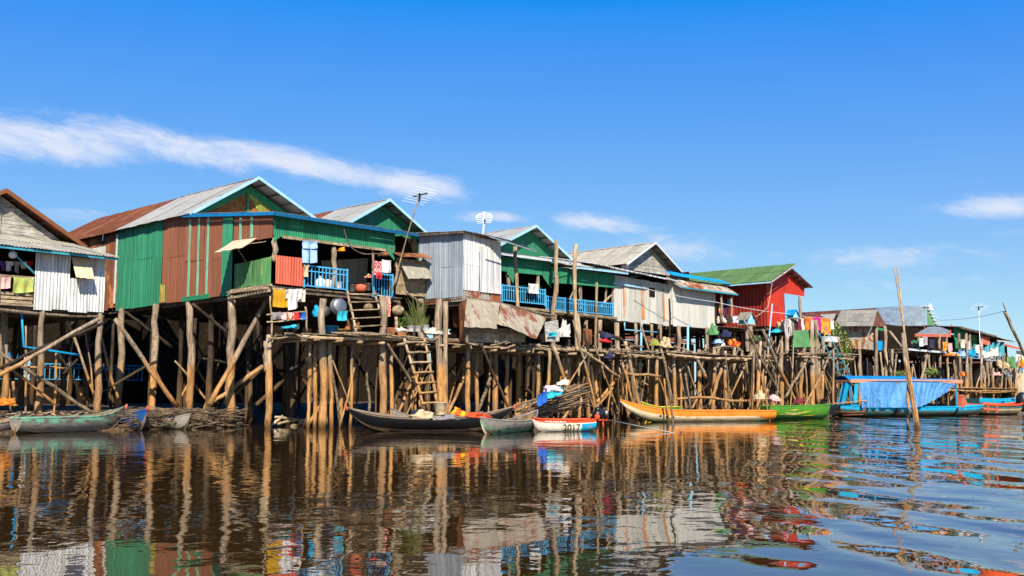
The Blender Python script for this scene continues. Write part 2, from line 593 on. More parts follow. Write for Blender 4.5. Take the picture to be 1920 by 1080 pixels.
# ------------------------------------------------------------------ water and bank
def make_water():
    mb = MB()
    mb.quad((-300, -200, 0), (1500, -200, 0), (1500, 1200, 0), (-300, 1200, 0))
    m, t, p = new_mat('river water')
    g = t.n('ShaderNodeNewGeometry')
    sp = t.n('ShaderNodeSeparateXYZ')
    t.put(sp.inputs[0], g.outputs['Position'])
    x, y = sp.outputs[0], sp.outputs[1]
    f = t.m('ADD', t.m('MULTIPLY', x, math.cos(AZ)), t.m('MULTIPLY', y, math.sin(AZ)))
    r = t.m('SUBTRACT', t.m('MULTIPLY', x, math.sin(AZ)), t.m('MULTIPLY', y, math.cos(AZ)))
    P = g.outputs['Position']
    n1 = t.noise(P, .7, 1, .5, .4)
    n2 = t.noise(t.pos((1, 1, 1), (3, 1, 0)), 1.9, 2, .5, .5)
    n3 = t.noise(t.pos((1, 1, 1), (9, 4, 0)), 6.0, 2, .5, .3)
    gust = t.ramp(t.noise(t.pos((1, 1, 1), (1, 7, 0)), .12, 2), .35, .65, .45, 1.0)
    h = t.m('ADD', t.m('MULTIPLY', n1, WATER[0]), t.m('ADD', t.m('MULTIPLY', n2, WATER[1]), t.m('MULTIPLY', n3, WATER[2])))
    h = t.m('MULTIPLY', h, gust)
    # the wake that spreads along the right of the boat the photo was taken from
    wob = t.m('MULTIPLY', t.noise(P, .12, 2, .5), 8.0)
    ph = t.m('ADD', t.m('ADD', t.m('MULTIPLY', r, 1.55), t.m('MULTIPLY', f, -.12)), wob)
    s = t.m('SINE', ph)
    wob2 = t.m('MULTIPLY', t.noise(P, .5, 2, .5), 5.0)
    s2 = t.m('SINE', t.m('ADD', t.m('ADD', t.m('MULTIPLY', r, 3.7), t.m('MULTIPLY', f, 1.1)), wob2))
    mask = t.ramp(t.m('ADD', r, t.m('MULTIPLY', f, -.29)), -2.4, 1.2)
    sw = t.m('MULTIPLY', t.m('ADD', t.m('MULTIPLY', s, WATER[3]), t.m('MULTIPLY', s2, WATER[3]*.28)), mask)
    h = t.m('ADD', h, sw)
    b = t.n('ShaderNodeBump')
    b.inputs['Strength'].default_value = 1
    b.inputs['Distance'].default_value = 1
    t.put(b.inputs['Height'], h)
    t.put(p.inputs['Normal'], b.outputs[0])
    p.inputs['Base Color'].default_value = (.036, .019, .0055, 1)
    p.inputs['Roughness'].default_value = .0
    p.inputs['IOR'].default_value = 1.62
    o = build(mb, 'water', m)
    o['kind'] = 'structure'


WATER = (.015, .0070, .0013, .042)
make_water()


def lerp_tab(x, tab):
    if x <= tab[0][0]:
        return tab[0][1]
    for (a, b), (c, d) in zip(tab, tab[1:]):
        if x <= c:
            return b+(d-b)*(x-a)/(c-a)
    return tab[-1][1]


SHORE = [(-60, 43.6), (24.5, 44.0), (27.5, 45.5), (30, 52), (34, 54.5), (42, 52), (50, 46), (58, 44), (70, 41.5), (90, 38), (130, 37.5), (420, 37.5)]


def bank_z(x, y):
    d = y-lerp_tab(x, SHORE)
    if d < 0:
        return max(-1.2, d*.35)
    return .75*(1-math.exp(-d*.45)) + .5*min(1, d/60)


def make_bank():
    m, t, p = new_mat('mud bank')
    n = t.noise(t.pos(), 1.6, 7, .7)
    n2 = t.noise(t.pos((1, 1, 1), (4, 4, 4)), 7, 4, .7)
    c = t.mix(t.ramp(n, .3, .7), (.022, .012, .004), (.12, .065, .022))
    c = t.mix(t.ramp(n2, .55, .7), c, (.34, .27, .19))
    t.put(p.inputs['Base Color'], c)
    p.inputs['Roughness'].default_value = .95
    t.put(p.inputs['Normal'], t.bump(n2, .8, .12))
    mb = MB()
    xs = [-60+i*1.0 for i in range(190)]+[130+i*20 for i in range(20)]
    ys = [34+i*.7 for i in range(46)]+[68+i*20 for i in range(60)]
    for x in xs:
        for y in ys:
            mb.v.append(V((x, y, bank_z(x, y)+(U(-.06, .06) if y < 66 else 0))))
    k = len(ys)
    for i in range(len(xs)-1):
        for j in range(k-1):
            a = i*k+j
            mb.face((a, a+k, a+k+1, a+1))
    o = build(mb, 'ground', m, None, True)
    o['kind'] = 'structure'


make_bank()


# ------------------------------------------------------------------ shared builders
def post_px(root, x0, y0, x1, y1, Y0, rp, Y1=None, mat='post', name='stilt', sink=.5, n=8, wob=.008):
    a, b = aY(x0, y0, Y0), aY(x1, y1, Y1 if Y1 is not None else Y0)
    r = rp*mpp(a.lerp(b, .5))
    b = b+(b-a).normalized()*sink
    return part(root, name, M[mat], lambda mb: mb.log(b, a, r, n, wob, 7), True)


def stilt_grid(root, xs, ys, ztop, r=.13, mat='dark_shade_post', drop=.12, zb=-.6):
    for x in xs:
        for y in ys:
            if R() < drop:
                continue
            px, py = x+U(-.3, .3), y+U(-.3, .3)
            part(root, 'stilt', M[mat], lambda mb: mb.log((px, py, zb), (px+U(-.1, .1), py, ztop), r*U(.75, 1.25), 6, .008, 5), True)


def braces(root, n, x0, x1, y0, y1, z0, z1, mat='dark_shade_post'):
    for i in range(n):
        a = (U(x0, x1), U(y0, y1), U(z0, z0+.8))
        b = (a[0]+U(1.5, 3.5)*random.choice((-1, 1)), U(y0, y1), U(z1-1.2, z1))
        part(root, 'brace', M[mat], lambda mb: mb.log(a, b, U(.05, .08), 6, .012, 5), True)


def floor_part(root, x0, x1, y0, y1, z, th=.16):
    def f(mb):
        mb.box(x0, x1, y0, y1, z-.08, z)
        y = y0+.1
        while y < y1:
            mb.box(x0+.05, x1-.05, y, y+.12, z-.08-th, z-.083)
            y += .9
        for x in (x0+.15, (x0+x1)/2, x1-.25):
            mb.box(x, x+.14, y0+.02, y1-.02, z-.26-th, z-.083-th)
    return part(root, 'floor', M['beam'], f)


def tin_wall(root, A, B, C, D, mat, name='wall', label=None, **kw):
    return part(root, name, M[mat] if isinstance(mat, str) else mat, lambda mb: mb.tin(A, B, C, D, **kw), False, label)


def plank_wall(root, A, B, C, D, mat, name='wall', label=None, **kw):
    return part(root, name, M[mat], lambda mb: mb.planks(A, B, C, D, **kw), False, label)


def front(x0, x1, Y, z0, z1, z0b=None, z1b=None):
    """corners of a wall that faces the river"""
    return ((x0, Y, z0), (x1, Y, z0 if z0b is None else z0b), (x1, Y, z1 if z1b is None else z1b), (x0, Y, z1))


def side(X, y0, y1, z0, z1, z0b=None, z1b=None):
    """corners of a wall that faces upstream (left); y0 is the far end"""
    return ((X, y0, z0), (X, y1, z0 if z0b is None else z0b), (X, y1, z1 if z1b is None else z1b), (X, y0, z1))


def railing(root, a, b, z0, z1, mat='rail', gap=.16, name='railing', label=None, mid=True):
    a, b = V(a), V(b)

    def f(mb):
        L = (b-a).length
        d = (b-a)/L
        for h, w in ((z1, .07), (z1-.26, .05) if mid else (z1, .06), (z0+.1, .06)):
            mb.beam(a+V((0, 0, h)), b+V((0, 0, h)), .05, w)
        k = int(L/gap)
        for i in range(k+1):
            q = a+d*(L*i/k)
            mb.beam(q+V((0, .001, z0+.1)), q+V((0, .001, z1-.03)), .035, .04)
        for q in (a, b):
            mb.beam(q+V((0, -.004, z0)), q+V((0, -.004, z1+.06)), .08, .08)
    return part(root, name, M[mat], f, False, label)


def gable_roof(root, Xl, zl, Xc, zc, Xr, zr, Y0, Y1, mat='roof_tin', Yrust=None, trim='trim_blue', tw=.16, ridge=True, rustmat='rust_roof', name='roof', under='beam', sw=.85):
    def slopes(mb, ya, yb, dz=0):
        mb.tin((Xl, yb, zl+dz), (Xl, ya, zl+dz), (Xc, ya, zc+dz), (Xc, yb, zc+dz), sw=sw, jit=.05)
        mb.tin((Xr, ya, zr+dz), (Xr, yb, zr+dz), (Xc, yb, zc+dz), (Xc, ya, zc+dz), sw=sw, jit=.05)
    ro = part(root, name, M[mat], lambda mb: slopes(mb, Y0, Yrust or Y1))
    if Yrust:
        part(root, name, M[rustmat], lambda mb: slopes(mb, Yrust-.12, Y1, -.035), False, 'rusted rear part of the roof')
    if trim:
        def tr(mb):
            mb.beam((Xl-.02, Y0-.02, zl-.07), (Xc+.03, Y0-.02, zc-.02), .05, tw)
            mb.beam((Xr+.02, Y0-.024, zr-.07), (Xc-.03, Y0-.024, zc-.02), .05, tw)
        part(root, 'barge_board', M[trim], tr)

    def pur(mb):
        for i in range(5):
            q = (i+.4)/5
            mb.beam((Xl+(Xc-Xl)*q, Y0+.04, zl+(zc-zl)*q-.09), (Xl+(Xc-Xl)*q, Y1-.1, zl+(zc-zl)*q-.09), .06, .08)
            mb.beam((Xr+(Xc-Xr)*q, Y0+.04, zr+(zc-zr)*q-.09), (Xr+(Xc-Xr)*q, Y1-.1, zr+(zc-zr)*q-.09), .06, .08)
    part(root, 'purlins', M[under], pur)
    if ridge:
        part(ro, 'ridge_cap', M[mat], lambda mb: (mb.quad((Xc-.22, Y0, zc-.07), (Xc-.22, Yrust or Y1, zc-.07), (Xc, Yrust or Y1, zc+.05), (Xc, Y0, zc+.05)),
                                                mb.quad((Xc, Y0, zc+.05), (Xc, Yrust or Y1, zc+.05), (Xc+.22, Yrust or Y1, zc-.07), (Xc+.22, Y0, zc-.07))))
    return ro


def gable_wall(root, Xl, zl, Xc, zc, Xr, zr, Y, mat, vertical=True, name='gable', label=None, pw=.2):
    def f(mb):
        # boards clipped to the triangle, each an island
        if vertical:
            k = int((Xr-Xl)/pw)
            for i in range(k):
                x0, x1 = Xl+(Xr-Xl)*i/k+.006, Xl+(Xr-Xl)*(i+1)/k-.006

                def top(x):
                    return zl+(zc-zl)*(x-Xl)/(Xc-Xl) if x <= Xc else zc+(zr-zc)*(x-Xc)/(Xr-Xc)
                zb = min(zl, zr)-.3
                o = U(0, .012)
                mb.hexa([(x0, Y-o, zb), (x1, Y-o, zb), (x1, Y-o+.03, zb), (x0, Y-o+.03, zb), (x0, Y-o, top(x0)), (x1, Y-o, top(x1)), (x1, Y-o+.03, top(x1)), (x0, Y-o+.03, top(x0))])
        else:
            zb = min(zl, zr)-.3
            k = int((zc-zb)/pw)
            for i in range(k):
                z0, z1 = zb+(zc-zb)*i/k+.006, zb+(zc-zb)*(i+1)/k-.006

                def xl(z):
                    return Xl if z <= zl else Xl+(Xc-Xl)*(z-zl)/(zc-zl)

                def xr(z):
                    return Xr if z <= zr else Xr+(Xc-Xr)*(z-zr)/(zc-zr)
                o = U(0, .012)
                mb.hexa([(xl(z0), Y-o, z0), (xr(z0), Y-o, z0), (xr(z0), Y-o+.03, z0), (xl(z0), Y-o+.03, z0), (xl(z1), Y-o, z1), (xr(z1), Y-o, z1), (xr(z1), Y-o+.03, z1), (xl(z1), Y-o+.03, z1)])
    return part(root, name, M[mat], f, False, label)


def cloth_mb(mb, a, b, drop, folds=3, depth=.05, kind='towel', seed=None):
    """cloth hung from the line a-b; kind gives its outline"""
    a, b = V(a), V(b)
    d = (b-a)
    n = V((d.y, -d.x, 0)).normalized()
    ph = U(0, 6)
    e = U(-.12, .12)

    def sag(u, v_):
        w = depth*(.3+v_)*math.sin(ph+u*folds*6.28+v_*1.2) + .03*math.sin(v_*5+ph)
        return n*w

    def body(u0, u1, dr):
        def fn(u, v_):
            uu = u0+(u1-u0)*u
            p = a+d*uu
            return p + sag(uu, v_) + V((0, 0, -dr*v_*(1+e*(u-.5)) - .03*math.sin(u*3.14)))
        mb.grid(fn, 10, 8)
    if kind == 'towel':
        body(0, 1, drop)
    elif kind == 'shirt':
        body(.2, .8, drop)
        body(0, .2, drop*.45)
        body(.8, 1, drop*.42)
    elif kind == 'trousers':
        body(.1, .9, drop*.35)

        def leg(u0, u1):
            def fn(u, v_):
                uu = u0+(u1-u0)*u
                return a+d*uu + sag(uu, .35+v_*.65) + V((0, 0, -.03*math.sin((uu-.1)/.8*3.14)-drop*.35*(1+e*((uu-.1)/.8-.5))-drop*.65*v_))
            mb.grid(fn, 5, 7)
        leg(.1, .47)
        leg(.53, .9)


def hang(name, mat, x0, y0, x1, y1, Y, drop_px, label, cat, kind='towel', folds=3, group=None, depth=.05):
    a, b = aY(x0, y0, Y), aY(x1, y1, Y)
    mb = MB()
    cloth_mb(mb, a, b, drop_px*mpp(a), folds, depth, kind)
    return one(mb, name, mat, label, cat, group, True)


def ladder(name, a0, a1, b0, b1, rungs, r, mat, label, group=None, flat=False, cat='ladder'):
    """a0-a1 and b0-b1: feet and tops of the two rails"""
    a0, a1, b0, b1 = map(V, (a0, a1, b0, b1))
    t = thing(name, label, cat, (a0+b0)/2, group)
    for p, q in ((a0, a1), (b0, b1)):
        part(t, 'rail', M[mat], lambda mb: mb.log(p, q, r, 7, .006, 6), True)
    for i in range(rungs):
        k = (i+.6)/rungs
        p, q = a0.lerp(a1, k), b0.lerp(b1, k)
        e = (q-p)*.12
        off = V((0, -r*.9, 0))
        if flat:
            part(t, 'step', M[mat], lambda mb: mb.beam(p-e*.4+off, q+e*.4+off, .24, .06))
        else:
            part(t, 'rung', M[mat], lambda mb: mb.log(p-e*U(.6, 1.2)+off, q+e*U(.6, 1.2)+off, r*.72, 6, .006, 4), True)
    return t


def sheet_mesh(mb, pts, nrm_th=.02, nu=10, nv=6, wav=.02, m=0):
    """a bent sheet with thickness through 4 corners (A,B,C,D)"""
    A, B, C, D = map(V, pts)
    n = (B-A).cross(D-A).normalized()
    ph = U(0, 6)

    def P(u, v_, o):
        p = (A*(1-u)+B*u)*(1-v_)+(D*(1-u)+C*u)*v_
        return p+n*(wav*math.sin(u*5+ph)*math.cos(v_*3+ph)+o) + V((0, 0, 1))*(.02*math.sin(u*17+ph)*(1-v_))
    mb.grid(lambda u, v_: P(u, v_, 0), nu, nv, m)
    mb.grid(lambda u, v_: P(u, 1-v_, -nrm_th), nu, nv, m)


def leaves_mb(mb, c, rx, ry, rz, n, sz, up=.3):
    for i in range(n):
        while True:
            q = V((U(-1, 1), U(-1, 1), U(-1, 1)))
            if q.length < 1:
                break
        p = V(c)+V((q.x*rx, q.y*ry, q.z*rz))
        d = V((U(-1, 1), U(-1, 1), U(-.4, 1)+up)).normalized()
        w = d.cross(V((U(-1, 1), U(-1, 1), U(-1, 1)))).normalized()*sz*.28
        L = sz*U(.7, 1.3)
        mb.quad(p, p+d*L*.5+w, p+d*L, p+d*L*.5-w)


M['leaf'] = m_tin('leaf green', (.075, .14, .02), 0, .3, .5, .7)
M['leaf_pale'] = m_tin('pale leaf green', (.17, .23, .05), 0, .3, .5, .6)
M['grass_leaf'] = m_tin('dry grass green', (.30, .34, .10), 0, .3, .6, .5)


# ------------------------------------------------------------------ house: grey planks, far left
def house_left():
    h = thing('stilt_house', 'grey plank stilt house with a white tin front wall, cut off by the left edge', 'house', (18.5, 48, .6))
    zf = 5.73
    floor_part(h, 13, 22.7, 48.05, 60, zf)
    # white tin front wall with a window opening
    A = aY(132, 487, 48).x
    B = aY(168, 487, 48).x
    for (x0, x1, z0, z1) in ((19.35, A, zf, 8.22), (A, B, zf, 7.15), (B, 22.7, zf, 8.22)):
        tin_wall(h, *front(x0, x1, 48, z0-.12, z1), 'white_tin', jit=.1)
    part(h, 'window_dark_sheet', M['shade_black'], lambda mb: mb.quad((A-.1, 48.25, 7.0), (B+.1, 48.25, 7.0), (B+.1, 48.25, 8.25), (A-.1, 48.25, 8.25)))  # near-black sheet behind the opening, shade of the room as colour
    sh = part(h, 'window_shutter', M['awning'], lambda mb: sheet_mesh(mb, ((A+.02, 47.32, 7.12), (B-.02, 47.32, 7.12), (B-.02, 47.93, 8.17), (A+.02, 47.93, 8.17)), .02, 8, 5, .01), False, 'propped open grey tin shutter')
    part(sh, 'prop_stick', M['pole'], lambda mb: mb.log((A+.45, 47.38, 7.15), (A+.35, 47.97, 6.95), .02))
    # open gallery to the left of it
    part(h, 'rear_wall', M['shade_black'], lambda mb: mb.quad((12, 51.2, zf), (22.65, 51.2, zf), (22.65, 51.2, 8.9), (12, 51.2, 8.9)))
    part(h, 'rail', M['tan_boards'], lambda mb: (mb.planks(*front(14, 19.33, 48.02, 5.75, 6.3), pw=.17, gap=.05), mb.beam((14, 47.98, 6.98), (19.33, 47.98, 7.0), .07, .1), mb.beam((17.8, 47.95, 5.7), (17.8, 47.95, 7.0), .06, .06)))
    part(h, 'floor_sill', M['tan_boards'], lambda mb: mb.beam((13, 47.94, 5.7), (19.3, 47.94, 5.7), .06, .1))
    tin_wall(h, *side(22.7, 60, 48.02, zf-.1, 8.9), 'grey_tin')
    tin_wall(h, *side(12.6, 60, 48.02, zf-.1, 8.9), 'grey_tin')
    # lean-to roof over the front and gabled roof behind
    ro = part(h, 'lean_to_roof', M['old_tin'], lambda mb: mb.tin((13, 47.2, 8.32), (23.0, 47.2, 8.27), (22.3, 51.65, 9.40), (13, 51.65, 9.34), jit=.12))
    part(ro, 'eave_board', M['teal_edge'], lambda mb: mb.beam((13, 47.26, 8.23), (22.95, 47.26, 8.18), .05, .12))
    part(h, 'brace_pipe', M['teal_edge'], lambda mb: mb.tube([aY(20, 470, 47.6), aY(64, 512, 47.9)], .05))
    gable_wall(h, 14.9, 9.2, 19.0, 11.35, 22.6, 9.1, 51.7, 'grey_boards', False, pw=.17)
    part(h, 'gable_batten', M['grey_boards'], lambda mb: mb.beam((19.0, 51.64, 9.1), (19.0, 51.64, 11.2), .12, .05))
    gable_roof(h, 14.6, 9.0, 19.0, 11.55, 23.05, 9.2, 51.0, 66, 'rust_roof', None, 'rust_edge', .2)
    # stilts
    for q in ((10, 582, 8, 740, 49.5, 7), (80, 578, 72, 772, 48.15, 6.5), (187, 582, 183, 770, 48.15, 6.5)):
        post_px(h, *q, wob=.004)
    for q in ((165, 590, 160, 760, 52, 6), (118, 590, 117, 745, 53, 5), (40, 590, 38, 740, 53, 6)):
        post_px(h, *q, mat='dark_shade_post')
    stilt_grid(h, (13.5, 15.4, 17.4, 19.6, 21.8), (53, 56.5, 59.5), zf-.3, .14)
    braces(h, 6, 14, 21, 50, 57, .5, 5.4)
    part(h, 'crossbeam', M['post'], lambda mb: mb.log((12.5, 48.1, 5.3), (22.8, 48.2, 5.4), .09))
    part(h, 'water_pipe', M['pipe'], lambda mb: mb.tube([aY(40, 575, 48.3), aY(44, 650, 48.5), aY(72, 654, 48.3), aY(150, 666, 47.7)], .055), True)
    b = one_mb(lambda mb: mb.lathe(aY(24, 478, 47.7)-V((0, 0, .17)), [(.02, 0), (.15, .05), (.19, .17), (.15, .29), (.05, .34), (.04, .4)]), 'water_jug', M['white'], 'round white jug hanging under the eave of the leftmost house', 'jug', smooth=True)
    return h


def one_mb(fn, name, mat, label, cat, group=None, smooth=False):
    mb = MB()
    fn(mb)
    return one(mb, name, mat, label, cat, group, smooth)


house_left()


# ------------------------------------------------------------------ house: big green and brown one
def house_big():
    h = thing('stilt_house', 'largest stilt house, green and brown striped tin walls and pale blue gable trim', 'house', (31, 41, .3))
    X = 27.6
    zf = 6.62
    floor_part(h, X+.02, 35.9, 41.05, 60, 6.82, .2)
    tin_wall(h, *side(X, 63, 56.8, 6.75, 11.4), 'rust_wall', label='rusty brown wall section', sw=1.1, jit=.2)
    part(h, 'corner_post', M['white_trim'], lambda mb: mb.beam((X-.05, 56.95, 6.9), (X-.05, 56.9, 11.0), .1, .1))
    tin_wall(h, *side(X, 56.85, 51.55, zf-.12, 11.38, zf-.05), 'green_tin', label='bright green wall section', jit=.04)
    tin_wall(h, *side(X, 51.55, 49.1, zf-.05, 11.38), 'brown_tin', label='brown wall section', jit=.04)
    part(h, 'wall_patch', M['gable_yellow'], lambda mb: mb.tin((X-.03, 51.7, zf+.02), (X-.03, 51.0, zf+.02), (X-.03, 51.15, zf+.95), (X-.03, 51.7, zf+1.05)), False, 'yellow worn patch at the foot of the wall')
    tin_wall(h, *side(X-.03, 49.1, 44.45, 6.55, 11.12, 6.62, 10.62), 'brown_tin', label='brown wall section with green battens', jit=.03)
    for px, w in ((354, .15), (371, .13), (388, .13)):
        q = aX(px, 500, X-.06)
        part(h, 'batten', M['mint'], lambda mb: mb.beam((X-.06, q.y, 6.6), (X-.06, q.y, 10.9), w, .05, 0, (1, 0, 0)))
    part(h, 'sill_board', M['green_paint'], lambda mb: mb.beam((X-.085, 49.2, 6.63), (X-.085, 46.5, 6.65), .05, .24))
    a, b = aX(418, 500, X).y, aX(438, 500, X).y
    tin_wall(h, *side(X-.07, a, b, 6.6, 10.75, None, 10.6), 'green_tin', name='wall_stripe', sw=1.2)
    # upper band above the balcony
    tin_wall(h, *side(X-.03, 44.45, 41.0, 9.25, 10.62, 9.15, 10.2), 'brown_tin', label='brown band above the balcony')
    for px in (451, 472):
        q = aX(px, 420, X-.06)
        part(h, 'batten', M['mint'], lambda mb: mb.beam((X-.06, q.y, 9.3), (X-.06, q.y, 10.4), .16, .05, 0, (1, 0, 0)))
    # balcony
    lw = tin_wall(h, *side(X, 44.3, 41.05, 6.9, 8.1, 6.95, 8.22), 'green_old', name='balcony_wall', label='worn green balcony wall')
    aw = part(h, 'awning', M['awning'], lambda mb: sheet_mesh(mb, ((26.0, 43.6, 8.46), (26.5, 41.9, 8.62), (27.55, 42.3, 9.24), (27.55, 44.45, 9.32)), .025, 10, 4, .03), False, 'propped up rusty tin awning')
    part(aw, 'prop_stick', M['pole'], lambda mb: (mb.log((27.58, 43.2, 8.1), (26.75, 42.8, 8.72), .03), mb.log((27.6, 41.6, 9.0), (26.8, 42.3, 8.8), .02)))
    part(h, 'inner_wall', M['shade_black'], lambda mb: (mb.quad((X+.3, 46.6, 6.8), (36, 46.6, 6.8), (36, 46.6, 11), (X+.3, 46.6, 11)), mb.quad((35.95, 41.1, 6.8), (35.95, 60, 6.8), (35.95, 60, 11), (35.95, 41.1, 10.2)), mb.quad((X, 60, 6.8), (36, 60, 6.8), (36, 60, 11), (X, 60, 11))))
    part(h, 'balcony_ledge', M['tan_boards'], lambda mb: (mb.beam((X-.1, 44.4, 6.78), (X-.1, 40.9, 6.82), .1, .1), mb.beam((X-.15, 44.5, 6.4), (X-.12, 41, 6.55), .12, .12)))

    def joists(mb):
        for i in range(14):
            y = 41.1+i*.25
            mb.beam((X-.35, y, 6.68), (X+.8, y, 6.68), .08, .08)
    part(h, 'joists', M['tan_boards'], joists)
    # porch front
    Y = 41
    fz = part(h, 'fascia', M['fascia'], lambda mb: (mb.tin((X, Y, 9.28), (35.3, Y, 9.32), (35.3, Y, 10.2), (X, Y, 10.2), jit=.02, pitch=.14), mb.tin((X+.02, Y-.03, 8.98), (X+.55, Y-.03, 9.3), (X+.55, Y-.03, 9.5), (X+.02, Y-.03, 9.5)), mb.tin((34.7, Y-.03, 9.2), (35.25, Y-.03, 8.75), (35.25, Y-.03, 9.5), (34.7, Y-.03, 9.5))))
    part(h, 'eave_beam', M['tan_boards'], lambda mb: mb.beam((X+.5, Y-.07, 9.2), (34.6, Y-.05, 9.24), .08, .13))
    tin_wall(h, *front(27.75, 29.35, Y-.06, 6.92, 8.28), 'coral_tin', name='porch_panel', label='coral red tin panel', jit=.03)
    railing(h, (29.45, Y, 0), (32.1, Y, 0), 6.85, 7.95, 'rail', .22)
    railing(h, (33.85, Y, 0), (35.15, Y, 0), 6.7, 7.95, 'rail', .18)
    for px, r, y0, y1 in ((515, 6, 447, 490), (626, 5.5, 463, 540), (575, 2.5, 450, 500), (699, 2.6, 465, 545)):
        a, b = aY(px, y0, Y+.12), aY(px+1, y1, Y+.12)
        part(h, 'porch_post', M['post'], lambda mb: mb.log(b, a, r*mpp(a), 7, .01), True)
    # lean-to roof over the porch
    lt = part(h, 'lean_to_roof', M['roof_tin'], lambda mb: mb.tin((27.35, 40.55, 10.3), (36.5, 40.55, 10.33), (36.5, 49, 11.2), (27.3, 49, 11.22), jit=.1))
    part(lt, 'side_edge', M['blue_edge'], lambda mb: mb.beam((27.3, 49.1, 11.12), (27.3, 40.55, 10.2), .06, .16), label='bright blue edge board')
    part(lt, 'front_edge', M['navy_edge'], lambda mb: mb.beam((27.35, 40.5, 10.19), (36.5, 40.5, 10.22), .06, .17), label='dull blue edge board')
    # gable behind
    Yg = 49.3
    xl, xc, xr = 27.25, 31.4, 35.6
    gable_wall(h, xl+.4, 11.2, xc, 13.45, xr-.4, 11.6, Yg, 'gable_brown', False, pw=.22)

    def yel(mb):
        k = 13
        for i in range(k):
            x0, x1 = xc+.1+(xr-xc-.5)*i/k, xc+.1+(xr-xc-.5)*(i+1)/k-.01
            tp = lambda x: 13.40-(x-xc)*(13.45-11.6)/(xr-.4-xc)
            bt = lambda x: max(11.2, 12.95-(x-xc)*1.25)
            if tp(x1) > bt(x1)+.05:
                mb.hexa([(x0, Yg-.04, bt(x0)), (x1, Yg-.04, bt(x1)), (x1, Yg-.012, bt(x1)), (x0, Yg-.012, bt(x0)), (x0, Yg-.04, tp(x0)), (x1, Yg-.04, tp(x1)), (x1, Yg-.012, tp(x1)), (x0, Yg-.012, tp(x0))])
    part(h, 'gable_panel', M['gable_yellow'], yel, False, 'yellow-green half of the gable')

    def rim(mb):
        mb.beam((xl+.3, Yg-.05, 11.0), (xc, Yg-.05, 13.25), .06, .42)
        mb.beam((xr-.3, Yg-.055, 11.4), (xc, Yg-.055, 13.25), .06, .40)
        mb.beam((xc, Yg-.07, 11.2), (xc, Yg-.07, 13.2), .13, .06, 0, (0, 1, 0))
    part(h, 'gable_frame', M['green_paint'], rim)
    gable_roof(h, xl, 11.15, xc, 13.75, xr+.3, 11.7, 48.2, 68, 'roof_tin', 56.6)
    # stilts
    for q in ((228, 580, 222, 765, 56.0, 7, 54), (291, 572, 286, 775, 52, 7, 50), (357, 566, 355, 760, 48.6, 7.5), (437, 546, 431, 782, 44.5, 8.5), (505, 628, 502, 802, 41.2, 7)):
        post_px(h, *q[:6], Y1=(q[6] if len(q) > 6 else None), wob=.01 if q[0] != 357 else .03)
    for q in ((402, 570, 396, 765, 49, 6), (470, 575, 468, 780, 46.5, 6), (548, 640, 546, 800, 46, 6), (340, 590, 338, 755, 54, 5), (585, 640, 583, 790, 44.5, 5.5), (655, 640, 655, 790, 45, 5), (745, 640, 745, 785, 46, 6)):
        post_px(h, *q, mat='dark_shade_post')
    stilt_grid(h, (28.4, 30.6, 32.8, 35.2), (47.5, 51, 54.5, 58), 6.5, .15)
    for q in ((215, 598, 330, 760, 49, 5), (505, 552, 395, 755, 43.2, 5.5), (360, 570, 470, 660, 46, 3.5), (430, 750, 560, 620, 45, 4), (390, 760, 490, 690, 44.5, 5), (480, 760, 590, 660, 44, 4.5), (545, 690, 640, 790, 44.5, 4), (380, 672, 530, 695, 47.5, 3), (235, 585, 320, 650, 52, 3.5), (625, 725, 690, 790, 43.5, 5)):
        post_px(h, *q[:5], q[5], mat='post' if q[5] > 4.6 else 'dark_shade_post', name='brace', sink=.1)
    braces(h, 6, 28, 35, 48, 57, .8, 6)
    return h


house_big()


# ------------------------------------------------------------------ second green gable
def house_second():
    h = thing('stilt_house', 'stilt house with a green gable and half rusted roof, behind the biggest porch', 'house', (39.9, 47, .3))
    xl, xc, xr, Yg = 36.4, 39.9, 43.6, 47.7
    part(h, 'gable', M['green_tin'], lambda mb: mb.poly([(xl+.3, Yg, 10), (xr-.3, Yg, 10), (xr-.3, Yg, 11.75), (xc, Yg, 13.35), (xl+.3, Yg, 11.75)]))
    part(h, 'gable_frame', M['green_paint'], lambda mb: (mb.beam((xl+.3, Yg-.05, 11.55), (xc, Yg-.05, 13.1), .05, .22), mb.beam((xr-.3, Yg-.055, 11.6), (xc, Yg-.055, 13.1), .05, .22)))
    gable_roof(h, xl-.1, 11.45, xc, 13.55, xr+.05, 11.5, 46.9, 65, 'roof_tin', 52)
    floor_part(h, 36.5, 43.4, 42, 60, 6.85)
    tin_wall(h, *front(36.0, 37.5, 41.6, 6.7, 10.2), 'shade_black', name='side_wall')
    tin_wall(h, *front(36.5, 43.3, 47.8, 6.8, 10.2), 'shade_black', name='inner_wall')
    # weathered board screen between the porch and the white shed
    plank_wall(h, *front(35.3, 37.4, 40.9, 6.95, 8.9), 'tan_boards', name='screen', pw=.24, gap=.004)
    part(h, 'screen_flap', M['old_tin'], lambda mb: sheet_mesh(mb, ((35.6, 40.2, 7.75), (37.35, 40.2, 7.9), (37.35, 40.84, 8.75), (35.5, 40.84, 8.7)), .02, 8, 4, .02))
    part(h, 'awning', M['rust_wall'], lambda mb: sheet_mesh(mb, ((35.1, 40.3, 8.9), (37.3, 40.2, 9.0), (37.35, 41, 9.35), (35.1, 41, 9.2)), .02, 8, 4, .02))
    part(h, 'tarp_screen', M['old_tin'], lambda mb: sheet_mesh(mb, ((32.6, 43.6, 7.6), (35.3, 43.3, 7.7), (35.3, 43.3, 9.1), (32.4, 43.6, 8.7)), .015, 12, 5, .05))
    stilt_grid(h, (37.5, 40, 42.8), (45.5, 51, 56), 6.6, .15)
    braces(h, 4, 37, 43, 44, 54, .8, 6)
    return h


house_second()


